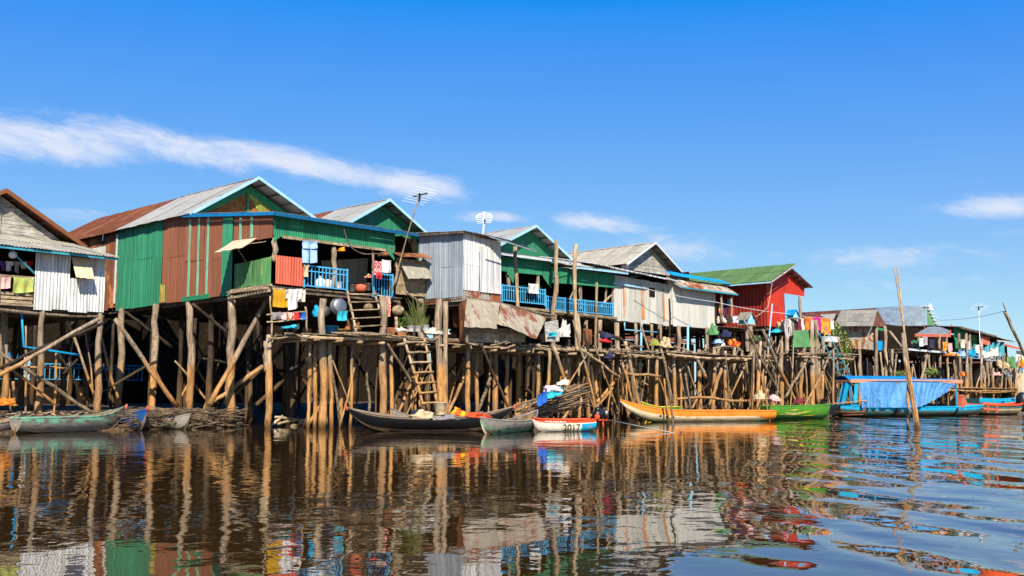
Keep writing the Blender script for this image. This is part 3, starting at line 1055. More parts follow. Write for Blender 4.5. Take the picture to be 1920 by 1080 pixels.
# ------------------------------------------------------------------ white tin shed
def shed():
    h = thing('tin_shed', 'shed of white corrugated sheets with a flat roof, standing on tall stilts over the deck', 'shed', (38.9, 38, 0))
    zf = 6.72
    tin_wall(h, *side(37.5, 41.5, 38, zf+.12, 10.42, zf+.12, 10.2), 'shed_side', label='grey corrugated side wall', jit=.05, pitch=.13)
    tin_wall(h, *front(37.5, 38.7, 38, zf+.45, 10.2, None, 10.15), 'white_tin', jit=.03, pitch=.2, sw=1.2)
    tin_wall(h, *front(38.72, 40.4, 37.97, zf+.42, 9.62, None, 9.6), 'white_tin', jit=.03, pitch=.24, sw=1.7, amp=.012)
    tin_wall(h, *front(38.72, 40.4, 38.02, 9.3, 10.1, None, 10.05), 'white_tin', name='upper_wall', jit=.03, sw=1.7)
    tin_wall(h, *front(37.5, 40.4, 38.04, zf-.05, zf+.5), 'foot_tin', name='wall_foot', label='rusty foot of the wall', jit=.1, sw=.9)
    tin_wall(h, *side(37.53, 41.5, 38.05, zf-.12, zf+.2), 'foot_tin', name='wall_foot', label='rusty foot of the side wall', jit=.1, sw=.8)
    tin_wall(h, *side(40.4, 41.5, 38, zf, 10), 'grey_tin')
    part(h, 'roof', M['grey_tin'], lambda mb: mb.tin((37.2, 37.7, 10.25), (40.5, 37.7, 10.1), (40.6, 41.8, 10.45), (37.2, 41.8, 10.55), jit=.15))
    part(h, 'roof_edge', M['beam'], lambda mb: (mb.beam((37.25, 41.7, 10.42), (37.25, 37.75, 10.18), .06, .1), mb.beam((37.25, 37.75, 10.18), (40.5, 37.75, 10.05), .06, .08)))
    # loose sheets that stick out on the right
    part(h, 'roof_sheet', M['blue_grey_tin'], lambda mb: (sheet_mesh(mb, ((39.9, 36.9, 9.98), (42.4, 36.9, 9.62), (42.5, 37.8, 9.95), (38.6, 37.9, 10.34)), .03, 10, 4, .02), mb.beam((38.4, 36.95, 9.99), (42.2, 36.95, 9.58), .05, .06)), False, 'loose sheet sticking out to the right')
    floor_part(h, 37.5, 40.4, 38.05, 41.5, zf, .12)
    for q in ((788, 560, 790, 628, 40.8, 6.5), (823, 560, 825, 775, 38.4, 7.5), (836, 565, 834, 780, 38.2, 5.5), (880, 640, 876, 800, 38, 5), (893, 645, 895, 795, 38.5, 4.5), (930, 650, 928, 785, 38.6, 5.5), (952, 660, 950, 775, 39, 5)):
        post_px(h, *q)
    for q in ((860, 560, 862, 780, 41.2, 5), (812, 640, 812, 770, 41.3, 6), (910, 640, 912, 780, 41, 5), (800, 650, 800, 770, 40.2, 6)):
        post_px(h, *q, mat='dark_shade_post')
    post_px(h, 758, 545, 790, 570, 40.6, 2.6, name='brace', sink=0)
    post_px(h, 838, 780, 875, 700, 38.6, 3.5, name='brace', sink=0)
    braces(h, 3, 37.5, 40, 39, 41, .8, 6)
    return h


shed()


# ------------------------------------------------------------------ third green gable with its porch
def house_third():
    h = thing('stilt_house', 'green gabled stilt house with a blue railed porch, right of the white tin shed', 'house', (49, 41, 0))
    xl, xc, xr, Yg = 47.4, 51.4, 55.2, 45.8
    part(h, 'gable', M['green_tin'], lambda mb: mb.poly([(xl+.3, Yg, 9.8), (xr-.3, Yg, 9.8), (xr-.3, Yg, 11.35), (xc, Yg, 13.0), (xl+.3, Yg, 11.35)]))
    gable_roof(h, xl, 11.25, xc, 13.12, xr+.05, 11.2, 45, 58, 'roof_tin', 52)
    floor_part(h, 43.4, 55.0, 41.05, 57, 6.9)
    # porch roofs
    lt = part(h, 'lean_to_roof', M['roof_tin'], lambda mb: mb.tin((43.1, 40.5, 9.95), (50.5, 40.5, 10.05), (50.5, 45.9, 11.0), (43.1, 45.9, 11.0), jit=.1))
    part(lt, 'front_edge', M['white_trim'], lambda mb: mb.beam((43.1, 40.47, 9.88), (50.6, 40.47, 9.95), .05, .14))
    lt2 = part(h, 'lean_to_roof', M['old_tin'], lambda mb: mb.tin((49.6, 40.2, 9.75), (55.3, 40.2, 9.85), (55.3, 45.9, 10.7), (49.6, 45.9, 10.7), jit=.1))
    part(lt2, 'front_edge', M['trim_blue'], lambda mb: mb.beam((49.6, 40.17, 9.66), (55.3, 40.17, 9.76), .05, .13))
    part(h, 'fascia', M['fascia'], lambda mb: (mb.tin((43.5, 41, 8.95), (48.2, 41, 9.05), (48.2, 41, 9.95), (43.5, 41, 9.85), jit=.02), mb.tin((48.1, 40.9, 8.62), (54.8, 40.9, 8.8), (54.8, 40.9, 9.7), (48.1, 40.9, 9.65), jit=.02), mb.tin((47.4, 40.95, 8.9), (48.2, 40.95, 8.2), (48.2, 40.95, 9.2), (47.4, 40.95, 9.2)), mb.tin((44.1, 40.96, 8.9), (44.7, 40.96, 8.4), (44.9, 40.96, 9.1), (44.1, 40.96, 9.1))))
    part(h, 'lower_beam', M['green_paint'], lambda mb: mb.beam((43.5, 42.5, 8.2), (49, 42.5, 8.5), .1, .2))
    for px, y0, y1, r in ((952, 497, 545, 4), (1008, 505, 560, 4), (1087, 515, 580, 4), (1136, 520, 590, 2.5), (1148, 520, 590, 2.5)):
        a, b = aY(px, y0, 41.15), aY(px+1, y1, 41.15)
        part(h, 'porch_post', M['post'], lambda mb: mb.log(b, a, r*mpp(a), 7, .01), True)
    part(h, 'porch_brace', M['post'], lambda mb: (mb.log((54.6, 41.1, 8.3), (53.4, 41.1, 7.4), .08), mb.log((50.9, 41.1, 8.7), (50.2, 41.1, 7.7), .06)))
    railing(h, (43.7, 40.98, 0), (47.6, 40.98, 0), 7.1, 8.1, 'rail', .2)
    for a, b in ((47.75, 49.6), (49.65, 51.6), (51.65, 54.6)):
        railing(h, (a, 41, 0), (b, 41, 0), 6.85, 7.72, 'rail', .2)
    part(h, 'inner_wall', M['shade_black'], lambda mb: (mb.quad((43.5, 45, 6.8), (55, 45, 6.8), (55, 45, 10.5), (43.5, 45, 10.5)), mb.quad((55, 41.2, 6.8), (55, 57, 6.8), (55, 57, 10.2), (55, 41.2, 9.6)), mb.quad((43.45, 41.2, 6.8), (43.45, 57, 6.8), (43.45, 57, 10.2), (43.45, 41.2, 9.8))))
    part(h, 'floor_sill', M['tan_boards'], lambda mb: mb.beam((43.5, 40.9, 6.85), (55, 40.9, 6.75), .1, .14))
    for q in ((975, 650, 972, 785, 39.5, 6), (1010, 645, 1012, 780, 41, 4.5), (1040, 590, 1034, 775, 41, 4), (1082, 590, 1086, 780, 40.8, 6), (1098, 600, 1100, 790, 41.2, 5), (1125, 600, 1120, 790, 41, 4.5), (1158, 605, 1156, 795, 40.8, 5.5)):
        post_px(h, *q)
    for q in ((990, 650, 990, 760, 43, 5), (1060, 640, 1060, 770, 43, 5), (1140, 620, 1142, 780, 43, 5), (1000, 660, 1003, 780, 44, 5)):
        post_px(h, *q, mat='dark_shade_post')
    stilt_grid(h, (45, 48.5, 52), (45, 50, 55), 6.6, .16)
    braces(h, 6, 44, 54, 42.5, 50, .8, 6)
    return h


house_third()


# ------------------------------------------------------------------ grey tin house with its annex
def house_grey():
    h = thing('stilt_house', 'long grey tin stilt house with grey gable and blue roof strip, beside the red house', 'house', (60, 41, 0))
    xl, xc, xr, Yg = 60.6, 64.35, 68.1, 44.8
    gable_wall(h, xl+.3, 11.3, xc, 13.15, xr-.3, 11.3, Yg, 'grey_boards', False, pw=.25)
    gable_roof(h, xl, 11.3, xc, 13.3, xr, 11.3, 44.1, 58, 'old_tin', None, 'white_trim', .14, ridge=True)
    floor_part(h, 54.9, 67.3, 41.05, 57, 6.75)
    tin_wall(h, *front(54.75, 61.4, 41, 6.7, 9.7, 6.62, 9.55), 'grey_tin', jit=.12)
    rb = [(55.75, .22), (57.95, .42), (60.6, .2)]
    for x, w in rb:
        part(h, 'rust_streak_sheet', M['rust_streak'], lambda mb: mb.tin((x, 40.965, 6.9), (x+w, 40.965, 6.9), (x+w*.8, 40.965, 9.2), (x, 40.965, 9.2), sw=.4), False, 'rust streaked strip of tin')
    an = tin_wall(h, *front(61.3, 67.1, 40.6, 6.55, 9.8, 6.6, 9.8), 'pale_tin', label='pale tin wall of the annex', jit=.05, sw=1.2, amp=.014)
    part(h, 'wall_return', M['pale_tin'], lambda mb: mb.tin((61.32, 41, 6.7), (61.32, 40.6, 6.7), (61.32, 40.6, 9.75), (61.32, 41, 9.9)))
    part(h, 'window_dark_sheet', M['shade_black'], lambda mb: mb.quad((58.9, 40.955, 8.5), (59.6, 40.955, 8.5), (59.6, 40.955, 9.15), (58.9, 40.955, 9.15)))  # flat near-black sheet on the wall, painted shade of a window
    lt = part(h, 'lean_to_roof', M['white_tin'], lambda mb: mb.tin((51.7, 40.25, 10.1), (61.6, 40.25, 9.75), (61.6, 45, 10.8), (51.7, 45, 11.0), jit=.25, pitch=.25, amp=.035))
    part(lt, 'front_edge', M['white_trim'], lambda mb: [mb.beam((51.7+i*.55, 40.2, 10.08-i*.0195), (51.7+i*.55+.4, 40.2, 10.066-i*.0195), .04, .1) for i in range(18)])
    part(h, 'blue_beam', M['trim_blue'], lambda mb: mb.beam((54.6, 40.9, 9.1), (58.4, 40.9, 9.05), .06, .12))
    br = part(h, 'blue_roof', M['blue_roof'], lambda mb: (mb.tin((61.2, 40.45, 10.18), (69.2, 40.45, 10.16), (69.2, 41.3, 10.55), (61.2, 41.3, 10.58), jit=.06), ), False, 'bright blue roof strip')
    ar = part(h, 'annex_roof', M['patch'], lambda mb: mb.tin((61.2, 39.75, 9.34), (69.0, 39.75, 9.36), (69.0, 41.0, 10.1), (61.2, 41.0, 10.12), jit=.1), False, 'annex roof of pale and rusty sheets')
    part(ar, 'front_edge', M['teal_edge'], lambda mb: mb.beam((61.2, 39.72, 9.26), (69.0, 39.72, 9.28), .05, .12))
    part(ar, 'side_edge', M['grey_boards'], lambda mb: mb.beam((61.15, 39.72, 9.27), (61.15, 41, 10.06), .05, .15))
    part(h, 'inner_wall', M['shade_black'], lambda mb: (mb.quad((67.1, 43, 6.7), (70.2, 43, 6.7), (70.2, 43, 9.8), (67.1, 43, 9.8)), mb.quad((67.12, 40.65, 6.7), (67.12, 43, 6.7), (67.12, 43, 9.8), (67.12, 40.65, 9.2)), mb.quad((67.3, 43, 6.7), (67.3, 57, 6.7), (67.3, 57, 11.2), (67.3, 43, 11.2)), mb.quad((55, 57, 6.7), (67, 57, 6.7), (67, 57, 11.2), (55, 57, 11.2))))
    for px in (1352, 1371):
        a, b = aY(px, 552, 40), aY(px+1, 605, 40)
        part(h, 'porch_post', M['post'], lambda mb: mb.log(b, a, 2.6*mpp(a), 7, .01), True)
    part(h, 'porch_floor', M['deck'], lambda mb: mb.planks((67.0, 39.9, 6.75), (70.6, 39.9, 6.75), (70.6, 43, 6.78), (67.0, 43, 6.78)))
    for px, r in ((1192, 5), (1222, 4), (1238, 5.5), (1272, 5.5), (1290, 3), (1325, 5), (1346, 4), (1378, 5), (1392, 4)):
        post_px(h, px, 606+(px-1190)*.06, px+U(-3, 3), 775+U(-5, 15), 40.4+U(-.3, .8), r*.8)
    stilt_grid(h, (56.5, 59, 61.5, 64, 66.5, 69), (43.5, 47, 51), 6.5, .16)
    braces(h, 10, 56, 69, 40.6, 47, .8, 6, 'post')
    for px, y0, y1 in ((1203, 603, 680), (1290, 610, 770)):
        a, b = aY(px, y0, 40.2), aY(px-2, y1, 40.2)
        part(h, 'drain_pipe', M['pale_pipe'], lambda mb: mb.tube([b, a], .085), True)
    part(h, 'drain_pipe', M['pale_pipe'], lambda mb: mb.tube([aY(1171, 604, 40.3), aY(1171, 618, 40.3), aY(1232, 623, 40)], .05), True)
    return h


house_grey()


# ------------------------------------------------------------------ red house
def house_red():
    h = thing('stilt_house', 'red plank stilt house with a green tin roof and an open porch corner', 'house', (74, 38, 0))
    zf, X, Y = 6.95, 70.3, 38.0
    floor_part(h, X, 77, Y+.02, 50, zf)
    tin_wall(h, *side(X, 50, Y, zf-.1, 10.6, zf-.1, 10.5), 'red_shaded', jit=.03, pitch=.3, amp=.025)
    tin_wall(h, *front(X, 73.2, Y, zf-.1, 10.3), 'red_tin', jit=.03, pitch=.3, amp=.02)
    tin_wall(h, *front(73.2, 76.6, Y-.02, 9.6, 10.4), 'red_tin', name='porch_lintel', jit=.02, sw=4, amp=.01)
    part(h, 'gable', M['red_tin'], lambda mb: mb.poly([(X, Y+.02, 10.28), (73.1, Y+.02, 11.6), (76.9, Y+.02, 10.25)]))
    tin_wall(h, *side(73.25, 40.6, Y, zf, 10.2), 'red_shaded', name='porch_wall')
    tin_wall(h, (X, 50, zf), (76.9, 50, zf), (76.9, 50, 10.4), (X, 50, 10.4), 'red_shaded', name='rear_wall')
    tin_wall(h, *front(73.25, 74.4, 40.62, zf, 10.2), 'red_shaded', name='porch_wall')
    part(h, 'porch_ceiling', M['shade_black'], lambda mb: mb.quad((73.2, Y, 10.25), (76.9, Y, 10.25), (76.9, 41, 10.25), (73.2, 41, 10.25)))
    a, b = aY(1499, 556, Y+.1), aY(1501, 607, Y+.1)
    part(h, 'porch_post', M['post'], lambda mb: mb.log(b, a, 3*mpp(a), 7, .01), True)
    ro = part(h, 'roof', M['green_roof'], lambda mb: mb.tin((69.2, 50.5, 10.2), (69.25, 37.0, 10.18), (73.15, 36.9, 11.87), (73.15, 50.5, 11.9), jit=.1))
    part(h, 'roof', M['tan_boards'], lambda mb: mb.tin((77.0, 37.35, 10.30), (77.0, 50.5, 10.35), (73.0, 50.5, 11.75), (73.0, 37.4, 11.70), jit=.1), False, 'right slope with bare brown underside')
    part(ro, 'verge', M['grey_boards'], lambda mb: (mb.beam((69.25, 36.96, 10.10), (73.15, 36.86, 11.79), .08, .09),))
    part(ro, 'eave_board', M['trim_blue'], lambda mb: mb.beam((69.2, 50, 10.1), (69.2, 37.0, 10.07), .05, .1))
    part(h, 'purlins', M['red_shaded'], lambda mb: [mb.beam((73.4+i*.75, 37.45, 11.46-i*.262), (73.4+i*.75, 50, 11.46-i*.262), .07, .09) for i in range(5)])
    for px, r in ((1408, 4), (1420, 3), (1445, 4), (1475, 4.5), (1508, 4.5), (1528, 4.5)):
        post_px(h, px, 610, px+U(-3, 3), 775, 38.4+U(-.1, .8), r)
    stilt_grid(h, (71.5, 73.5, 75.5, 76.8), (40.5, 43.5, 47), zf-.25, .15)
    braces(h, 8, 71, 77, 38.5, 44, .8, 6, 'post')
    return h


house_red()


# ------------------------------------------------------------------ houses farther down the row
def far_stilts(h, x0, x1, Y, z, n, y1=56):
    for i in range(max(3, n//2)):
        x = x0+(x1-x0)*(i+U(.1, .9))/n
        part(h, 'stilt', M['post'], lambda mb: mb.log((x+U(-.3, .3), Y+U(-.3, .5), -.5), (x, Y+.1, z), U(.09, .17), 6, .012, 5), True)
    stilt_grid(h, [x0+(x1-x0)*(i+.5)/3 for i in range(3)], (Y+3, Y+6, Y+9), z-.2, .16)
    braces(h, 3, x0, x1, Y, Y+5, .8, z-.3, 'post')


def house_patchwork():
    h = thing('stilt_house', 'stilt house with a patchwork wall of pale and rusty sheets under a grey roof', 'house', (92, 41, 0))
    zf = 6.1
    floor_part(h, 86.5, 99.5, 41.05, 54, zf)
    tin_wall(h, *front(87.0, 97.4, 41, zf-.1, 8.35), 'patch', sw=.8)
    tin_wall(h, *front(87.0, 97.4, 40.97, zf+.75, zf+1.5), 'patch', name='wall_sheets', sw=1.0)
    # ridge runs back from the river, gable towards the river
    xl, xc, xr = 93.6, 97.6, 99.9
    part(h, 'roof', M['old_tin'], lambda mb: mb.tin(aY(1562, 612, 40), aY(1637, 611, 40), aY(1645, 581, 42.5), aY(1577, 582, 43.5), sw=1.2, jit=.08))
    part(h, 'gable', M['rust_wall'], lambda mb: mb.poly([aY(1638, 612, 40.1), aY(1662, 612, 41.5), aY(1646, 582, 42.4)]))
    tin_wall(h, (97.4, 41, 6.0), (99.5, 41, 6.0), (99.5, 41, 6.9), (97.4, 41, 6.9), 'blue_roof', name='porch_panel')
    part(h, 'lintel', M['green_paint'], lambda mb: mb.beam((97.4, 40.9, 8.1), (100.3, 40.9, 8.0), .1, .25))
    part(h, 'inner_wall', M['shade_black'], lambda mb: (mb.quad((86.8, 44, 6), (101, 44, 6), (101, 44, 8.4), (86.8, 44, 8.4)), mb.quad((87, 41.1, 6), (87, 54, 6), (87, 54, 8.3), (87, 41.1, 8.3))))
    part(h, 'hanging_mat', M['tan_boards'], lambda mb: sheet_mesh(mb, ((101.2, 39.8, 6.2), (103.2, 40.2, 6.1), (101.4, 41, 8.0), (99.8, 40.6, 8.0)), .03, 8, 5, .05))
    for px in (1612, 1643, 1660, 1672):
        post_px(h, px, 612 if px in (1643, 1660) else 655, px+U(-2, 2), 755, 40.7, 3.4)
    far_stilts(h, 87.5, 100, 41.5, zf-.2, 4)


def house_rusty_roof():
    h = thing('stilt_house', 'stilt house under a long low rusted roof behind the patchwork house', 'house', (88, 50, 0))
    part(h, 'roof', M['rust_roof'], lambda mb: mb.tin(aY(1500, 609, 44.5), aY(1660, 612, 46), aY(1650, 577, 51), aY(1500, 586, 48), sw=1.4, jit=.1))
    a = aY(1565, 590, 46)
    part(h, 'dormer', M['old_tin'], lambda mb: (mb.quad(a+V((-1.3, -.2, -1.1)), a+V((0, -.2, .1)), a+V((0, 2, .1)), a+V((-1.3, 2, -1.1))), mb.quad(a+V((0, -.2, .1)), a+V((1.3, -.2, -1.1)), a+V((1.3, 2, -1.1)), a+V((0, 2, .1)))))
    tin_wall(h, (82, 47, 6), (112, 51, 6), (112, 51, 9.2), (82, 47, 9.0), 'rust_wall', sw=1.5)
    stilt_grid(h, (84, 90, 96, 102, 108), (50, 53), 6.2, .17)


def house_bluegrey():
    h = thing('stilt_house', 'stilt house with a large blue-grey metal roof and slatted green gable', 'house', (120, 48, 0))
    e0, e1 = aY(1735, 572, 48), aY(1642, 577, 50)
    f0, f1 = aY(1737, 611, 46.5), aY(1655, 611, 45)
    part(h, 'roof', M['blue_grey_tin'], lambda mb: mb.tin(e1*0+f1, f0, e0, e1, sw=1.6, pitch=.4, amp=.05, jit=.08))
    g = aY(1757, 611, 48)
    part(h, 'gable', M['green_old'], lambda mb: mb.poly([f0+V((0, -.1, -.3)), g+V((0, -.1, -.2)), e0+V((.1, -.1, 0))]))

    def sl(mb):
        for i in range(6):
            p = e0.lerp(g, (i+.5)/6)
            mb.beam(p+V((-1.5, -.35, 0)), p+V((.6, -.35, 0)), .25, .12)
    part(h, 'gable_slats', M['white_trim'], sl)
    part(h, 'finial', M['white'], lambda mb: mb.tube([e0+V((.2, -.3, -.5)), e0+V((.9, -.3, .0)), e0+V((1.2, -.3, -.6))], .22))
    z = f0.z
    tin_wall(h, (f1.x, 47, 6), (g.x, 47, 6), (g.x, 47, z+.1), (f1.x, 47, z+.1), 'rust_wall', sw=1.5)
    part(h, 'inner_wall', M['shade_black'], lambda mb: mb.quad((100, 47.2, 5.8), (g.x, 47.2, 5.8), (g.x, 47.2, 9), (100, 47.2, 9)))
    stilt_grid(h, [f1.x+i*4 for i in range(6)], (48, 51, 54), 6, .18)


def house_orange_trim():
    h = thing('stilt_house', 'low open porch house with a grey roof edged in orange', 'house', (110, 40, 0))
    Y = 40
    a, b, c, d = aY(1717, 626, Y), aY(1781, 627, Y), aY(1783, 612, Y+2), aY(1741, 613, Y+2)
    ro = part(h, 'roof', M['blue_grey_tin'], lambda mb: mb.tin(a, b, c, d, sw=1.4, jit=.1, pitch=.35, amp=.03))
    part(ro, 'front_edge', M['orange_trim'], lambda mb: (mb.beam(a+V((-.3, -.05, -.15)), b+V((0, -.05, -.15)), .1, .3), mb.beam(b+V((0, -.06, -.1)), c+V((0, 0, .05)), .1, .3), mb.beam(c+V((0, -.06, .05)), aY(1797, 624, Y+2), .1, .3)))
    zf = 6.3
    floor_part(h, a.x-2, 121, Y+.05, 50, zf)
    part(h, 'floor_edge', M['white_trim'], lambda mb: mb.beam((a.x-2, Y, zf-.1), (120, Y, zf-.1), .1, .2))
    part(h, 'inner_wall', M['shade_black'], lambda mb: mb.quad((a.x-2, Y+3, zf), (121, Y+3, zf), (121, Y+3, 9), (a.x-2, Y+3, 9)))
    tin_wall(h, (112.5, Y+1.5, zf), (119, Y+1.5, zf), (119, Y+1.5, 8.3), (112.5, Y+1.5, 8.3), 'patch', sw=1.5)
    part(h, 'bench_rail', M['green_paint'], lambda mb: (mb.beam(aY(1713, 640, Y), aY(1722, 645, Y), .2, .25), mb.beam(aY(1722, 630, Y), aY(1722, 655, Y), .25, .25)))
    for px in (1722, 1761, 1775):
        p, q = aY(px, 627, Y), aY(px, 655, Y)
        part(h, 'porch_post', M['post'], lambda mb: mb.log(q, p, .16, 6), True)
    for px in (1762, 1776, 1741, 1735):
        post_px(h, px, 656, px+U(-3, 3), 765, Y+.3, 3)
    post_px(h, 1738, 665, 1727, 715, Y, 2.5, name='brace')
    far_stilts(h, a.x-1, 120, Y+1, zf-.2, 5)


def house_green_far():
    h = thing('stilt_house', 'distant stilt house with green walls and clutter on its blue railed porch', 'house', (126, 39, 0))
    Y = 40.5
    zf = 6.3
    a, b = aY(1788, 613, Y), aY(1848, 632, Y-.5)
    z0, z1 = a.z, b.z+.2
    part(h, 'roof', M['old_tin'], lambda mb: mb.tin((a.x-.5, Y-.8, z0), (b.x+1.5, Y-1.2, z1), (b.x+1.5, Y+3.5, z1+.35), (a.x, Y+3.5, z0+.35), sw=1.5, jit=.2))
    part(h, 'roof_edge', M['beam'], lambda mb: mb.beam((a.x-.5, Y-.85, z0-.1), (b.x+1.5, Y-1.25, z1-.1), .1, .2))
    floor_part(h, a.x-1, b.x+1, Y-.5, Y+10, zf)
    tin_wall(h, *front(a.x, a.x+4.2, Y, zf, z0-.1), 'green_tin', sw=1.4)
    tin_wall(h, *front(a.x+6.2, a.x+7.6, Y, zf+.3, z1-.1), 'green_tin', sw=1.4)
    tin_wall(h, *front(a.x+4.2, b.x, Y-.05, zf+1.6, z1-.1), 'green_old', name='fascia', sw=1.4)
    part(h, 'inner_wall', M['shade_black'], lambda mb: mb.quad((a.x-1, Y+2, zf), (b.x+2, Y+2, zf), (b.x+2, Y+2, z1), (a.x-1, Y+2, z1)))
    tin_wall(h, *front(a.x+6.8, a.x+10.0, Y-.7, z1-1.1, z1-.2), 'coral_tin', name='awning_cloth', label='torn red and white awning', sw=1.3)
    railing(h, (a.x+1, Y-.5, 0), (b.x, Y-.5, 0), zf-.6, zf+.8, 'rail_pale', .4)
    for px in (1797, 1811, 1818, 1840):
        p = aY(px, 625, Y-.6)
        part(h, 'porch_post', M['post'], lambda mb: mb.log((p.x, p.y, -.5), p, U(.14, .22), 6, .01), True)
    far_stilts(h, a.x-1, b.x+1, Y, zf-.4, 8)


def house_slats():
    h = thing('stilt_house', 'distant dark roofed stilt house with tilted teal slats on its porch', 'house', (137, 39.5, 0))
    Y = 40
    zf = 6.2
    a, b = aY(1842, 632, Y), aY(1884, 640, Y)
    part(h, 'roof', M['rust_roof'], lambda mb: mb.tin((a.x, Y-.6, 8.6), (b.x+2, Y-.6, 8.2), (b.x+1, Y+3, 8.8), (a.x, Y+3, 9.0), sw=1.5, jit=.2))
    part(h, 'roof', M['old_tin'], lambda mb: mb.tin((a.x+1, Y+1, 9.2), (b.x-3, Y+1, 9.0), (b.x-3, Y+4, 10.1), (a.x+1, Y+4, 10.0), sw=1.5, jit=.2), False, 'paler upper roof')
    floor_part(h, a.x, b.x+1, Y, Y+9, zf)
    part(h, 'inner_wall', M['shade_black'], lambda mb: mb.quad((a.x, Y+1.5, zf-.2), (b.x+2, Y+1.5, zf-.2), (b.x+2, Y+1.5, 9), (a.x, Y+1.5, 9)))
    for i in range(4):
        p = aY(1848+i*9.5, 655, Y)
        part(h, 'slat', M['teal_edge'], lambda mb: mb.beam(p+V((-.5, -.3, -.9)), p+V((.6, 0, .9)), .5, .08))
    railing(h, (a.x, Y-.1, 0), (b.x-1, Y-.1, 0), zf-.6, zf+.5, 'white_trim', .45)
    far_stilts(h, a.x, b.x, Y, zf-.3, 9)


def house_red_roof():
    h = thing('stilt_house', 'most distant stilt house at the right edge, with red awning and white wall', 'house', (146, 39.5, 0))
    Y = 40
    a, b = aY(1884, 655, Y), aY(1935, 668, Y-1)
    part(h, 'roof', M['old_tin'], lambda mb: mb.tin((a.x, Y+3, 8.6), (b.x+6, Y+3, 8.6), (b.x+4, Y+7, 10.4), (a.x+2, Y+7, 10.2), sw=1.5, jit=.2))
    part(h, 'awning', M['coral_tin'], lambda mb: mb.tin((a.x, Y-.5, 7.5), (b.x+4, Y-.5, 7.0), (b.x+4, Y+3, 8.3), (a.x, Y+3, 8.5), sw=1.5, jit=.15), False, 'red tin awning roof')
    floor_part(h, a.x, b.x+6, Y, Y+9, 5.6)
    tin_wall(h, *front(a.x+4.5, b.x+4, Y, 5.4, 7.2), 'white_tin', sw=1.5)
    part(h, 'porch_panel', M['blue_roof'], lambda mb: mb.tin((a.x+3.5, Y-.2, 4.9), (a.x+7, Y-.2, 4.9), (a.x+7, Y-.2, 5.8), (a.x+3.5, Y-.2, 5.8)))
    part(h, 'inner_wall', M['shade_black'], lambda mb: mb.quad((a.x, Y+1.5, 5), (a.x+6, Y+1.5, 5), (a.x+6, Y+1.5, 8), (a.x, Y+1.5, 8)))
    far_stilts(h, a.x, b.x+5, Y, 5.2, 10)


house_patchwork()
house_rusty_roof()
house_bluegrey()
house_orange_trim()
house_green_far()
house_slats()
house_red_roof()


# ------------------------------------------------------------------ next row, added near-black to block the sky between the stilts
def back_house(x0, x1, Y, z, mat, label, blue=False):
    h = thing('stilt_house', label, 'house', ((x0+x1)/2, Y, .8))
    part(h, 'wall', M['shade_black'], lambda mb: (mb.box(x0, x1, Y, Y+4, .6, z), [mb.box(x0+i*1.1, x0+i*1.1+.9, Y-.05, Y-.01, .7, z-U(0, 1.5)) for i in range(int((x1-x0)/1.1))]))
    part(h, 'roof', M['rust_roof'], lambda mb: mb.tin((x0, Y-.8, z), (x1, Y-.8, z), (x1, Y+4, z+1.3), (x0, Y+4, z+1.3), sw=1.5))
    if blue:
        tin_wall(h, *front(x0+3, x1-9, Y-.3, 3.7, 4.5), 'blue_roof', name='porch_panel', sw=.8, jit=.5)
        railing(h, (x0, Y-.5, 0), (x1, Y-.5, 0), 2.6, 3.8, 'rail', .35)
        for i in range(6):
            x = x0+1+i*3.4+U(0, 2)
            part(h, 'window', M['white_tin'], lambda mb: mb.box(x, x+U(.3, .8), Y-.08, Y-.05, 2.6, U(3.2, 4.6)))
    for i in range(8):
        x = x0+(x1-x0)*(i+U(.2, .8))/8
        part(h, 'stilt', M['dark_shade_post'], lambda mb: mb.log((x, Y-1, .4), (x, Y-.9, z), .17, 6, .01, 4), True)


back_house(10, 38, 74, 8.2, 0, 'house of the next row with bright blue panels, glimpsed through the stilts at far left', True)
back_house(38.5, 66, 72, 8.2, 0, 'near-black house added behind to block the sky under the largest house and the deck')
back_house(66.5, 104, 66, 7.6, 0, 'near-black house added behind to block the sky under the green porch house')
back_house(105, 150, 62, 7.2, 0, 'near-black house added behind to block the sky under the grey tin house')
back_house(152, 210, 60, 6.5, 0, 'near-black house added behind to block the sky under the red house')
back_house(212, 246, 54, 5.0, 0, 'near-black house added behind to block the sky under the patchwork house')


# ------------------------------------------------------------------ decks between the houses and the water
def deck(name, label, x0, x1, y0, y1, z, posts=(), beams=2, sticks=10, zr=None, cat='deck'):
    t = thing(name, label, cat, ((x0+x1)/2, y0, 0))
    part(t, 'boards', M['deck'], lambda mb: mb.planks((x0, y0, z), (x1, y0, z), (x1, y1, z), (x0, y1, z), pw=.22, th=.05, jit=.6))

    def bm(mb):
        for i in range(beams):
            y = y0+.05+(y1-y0-.2)*i/max(1, beams-1)
            mb.log((x0-.4, y, z-U(.05, .25)), (x1+.3, y+.1, z-U(.05, .25)), .085, 7, .012, 12)
        x = x0+.3
        while x < x1:
            mb.log((x, y0-U(.1, .5), z-.3), (x+U(-.1, .1), y1, z-.3), .07, 6, .006)
            x += 1.3
    part(t, 'beams', M['pole'], bm, True)

    for i in range(sticks):
        x = U(x0-.4, x1-1.5)
        L = U(1.2, 3.2)
        y = U(y0-.15, y0+1.0)
        part(t, 'edge_stick', M['pole' if i % 3 else 'post'], lambda mb: mb.log((x, y, z+U(.03, .1)), (x+L, y+U(-.4, .4), z+U(.03, .16)), U(.025, .05), 6, .02), True)
    for q in posts:
        post_px(t, *q)
    return t


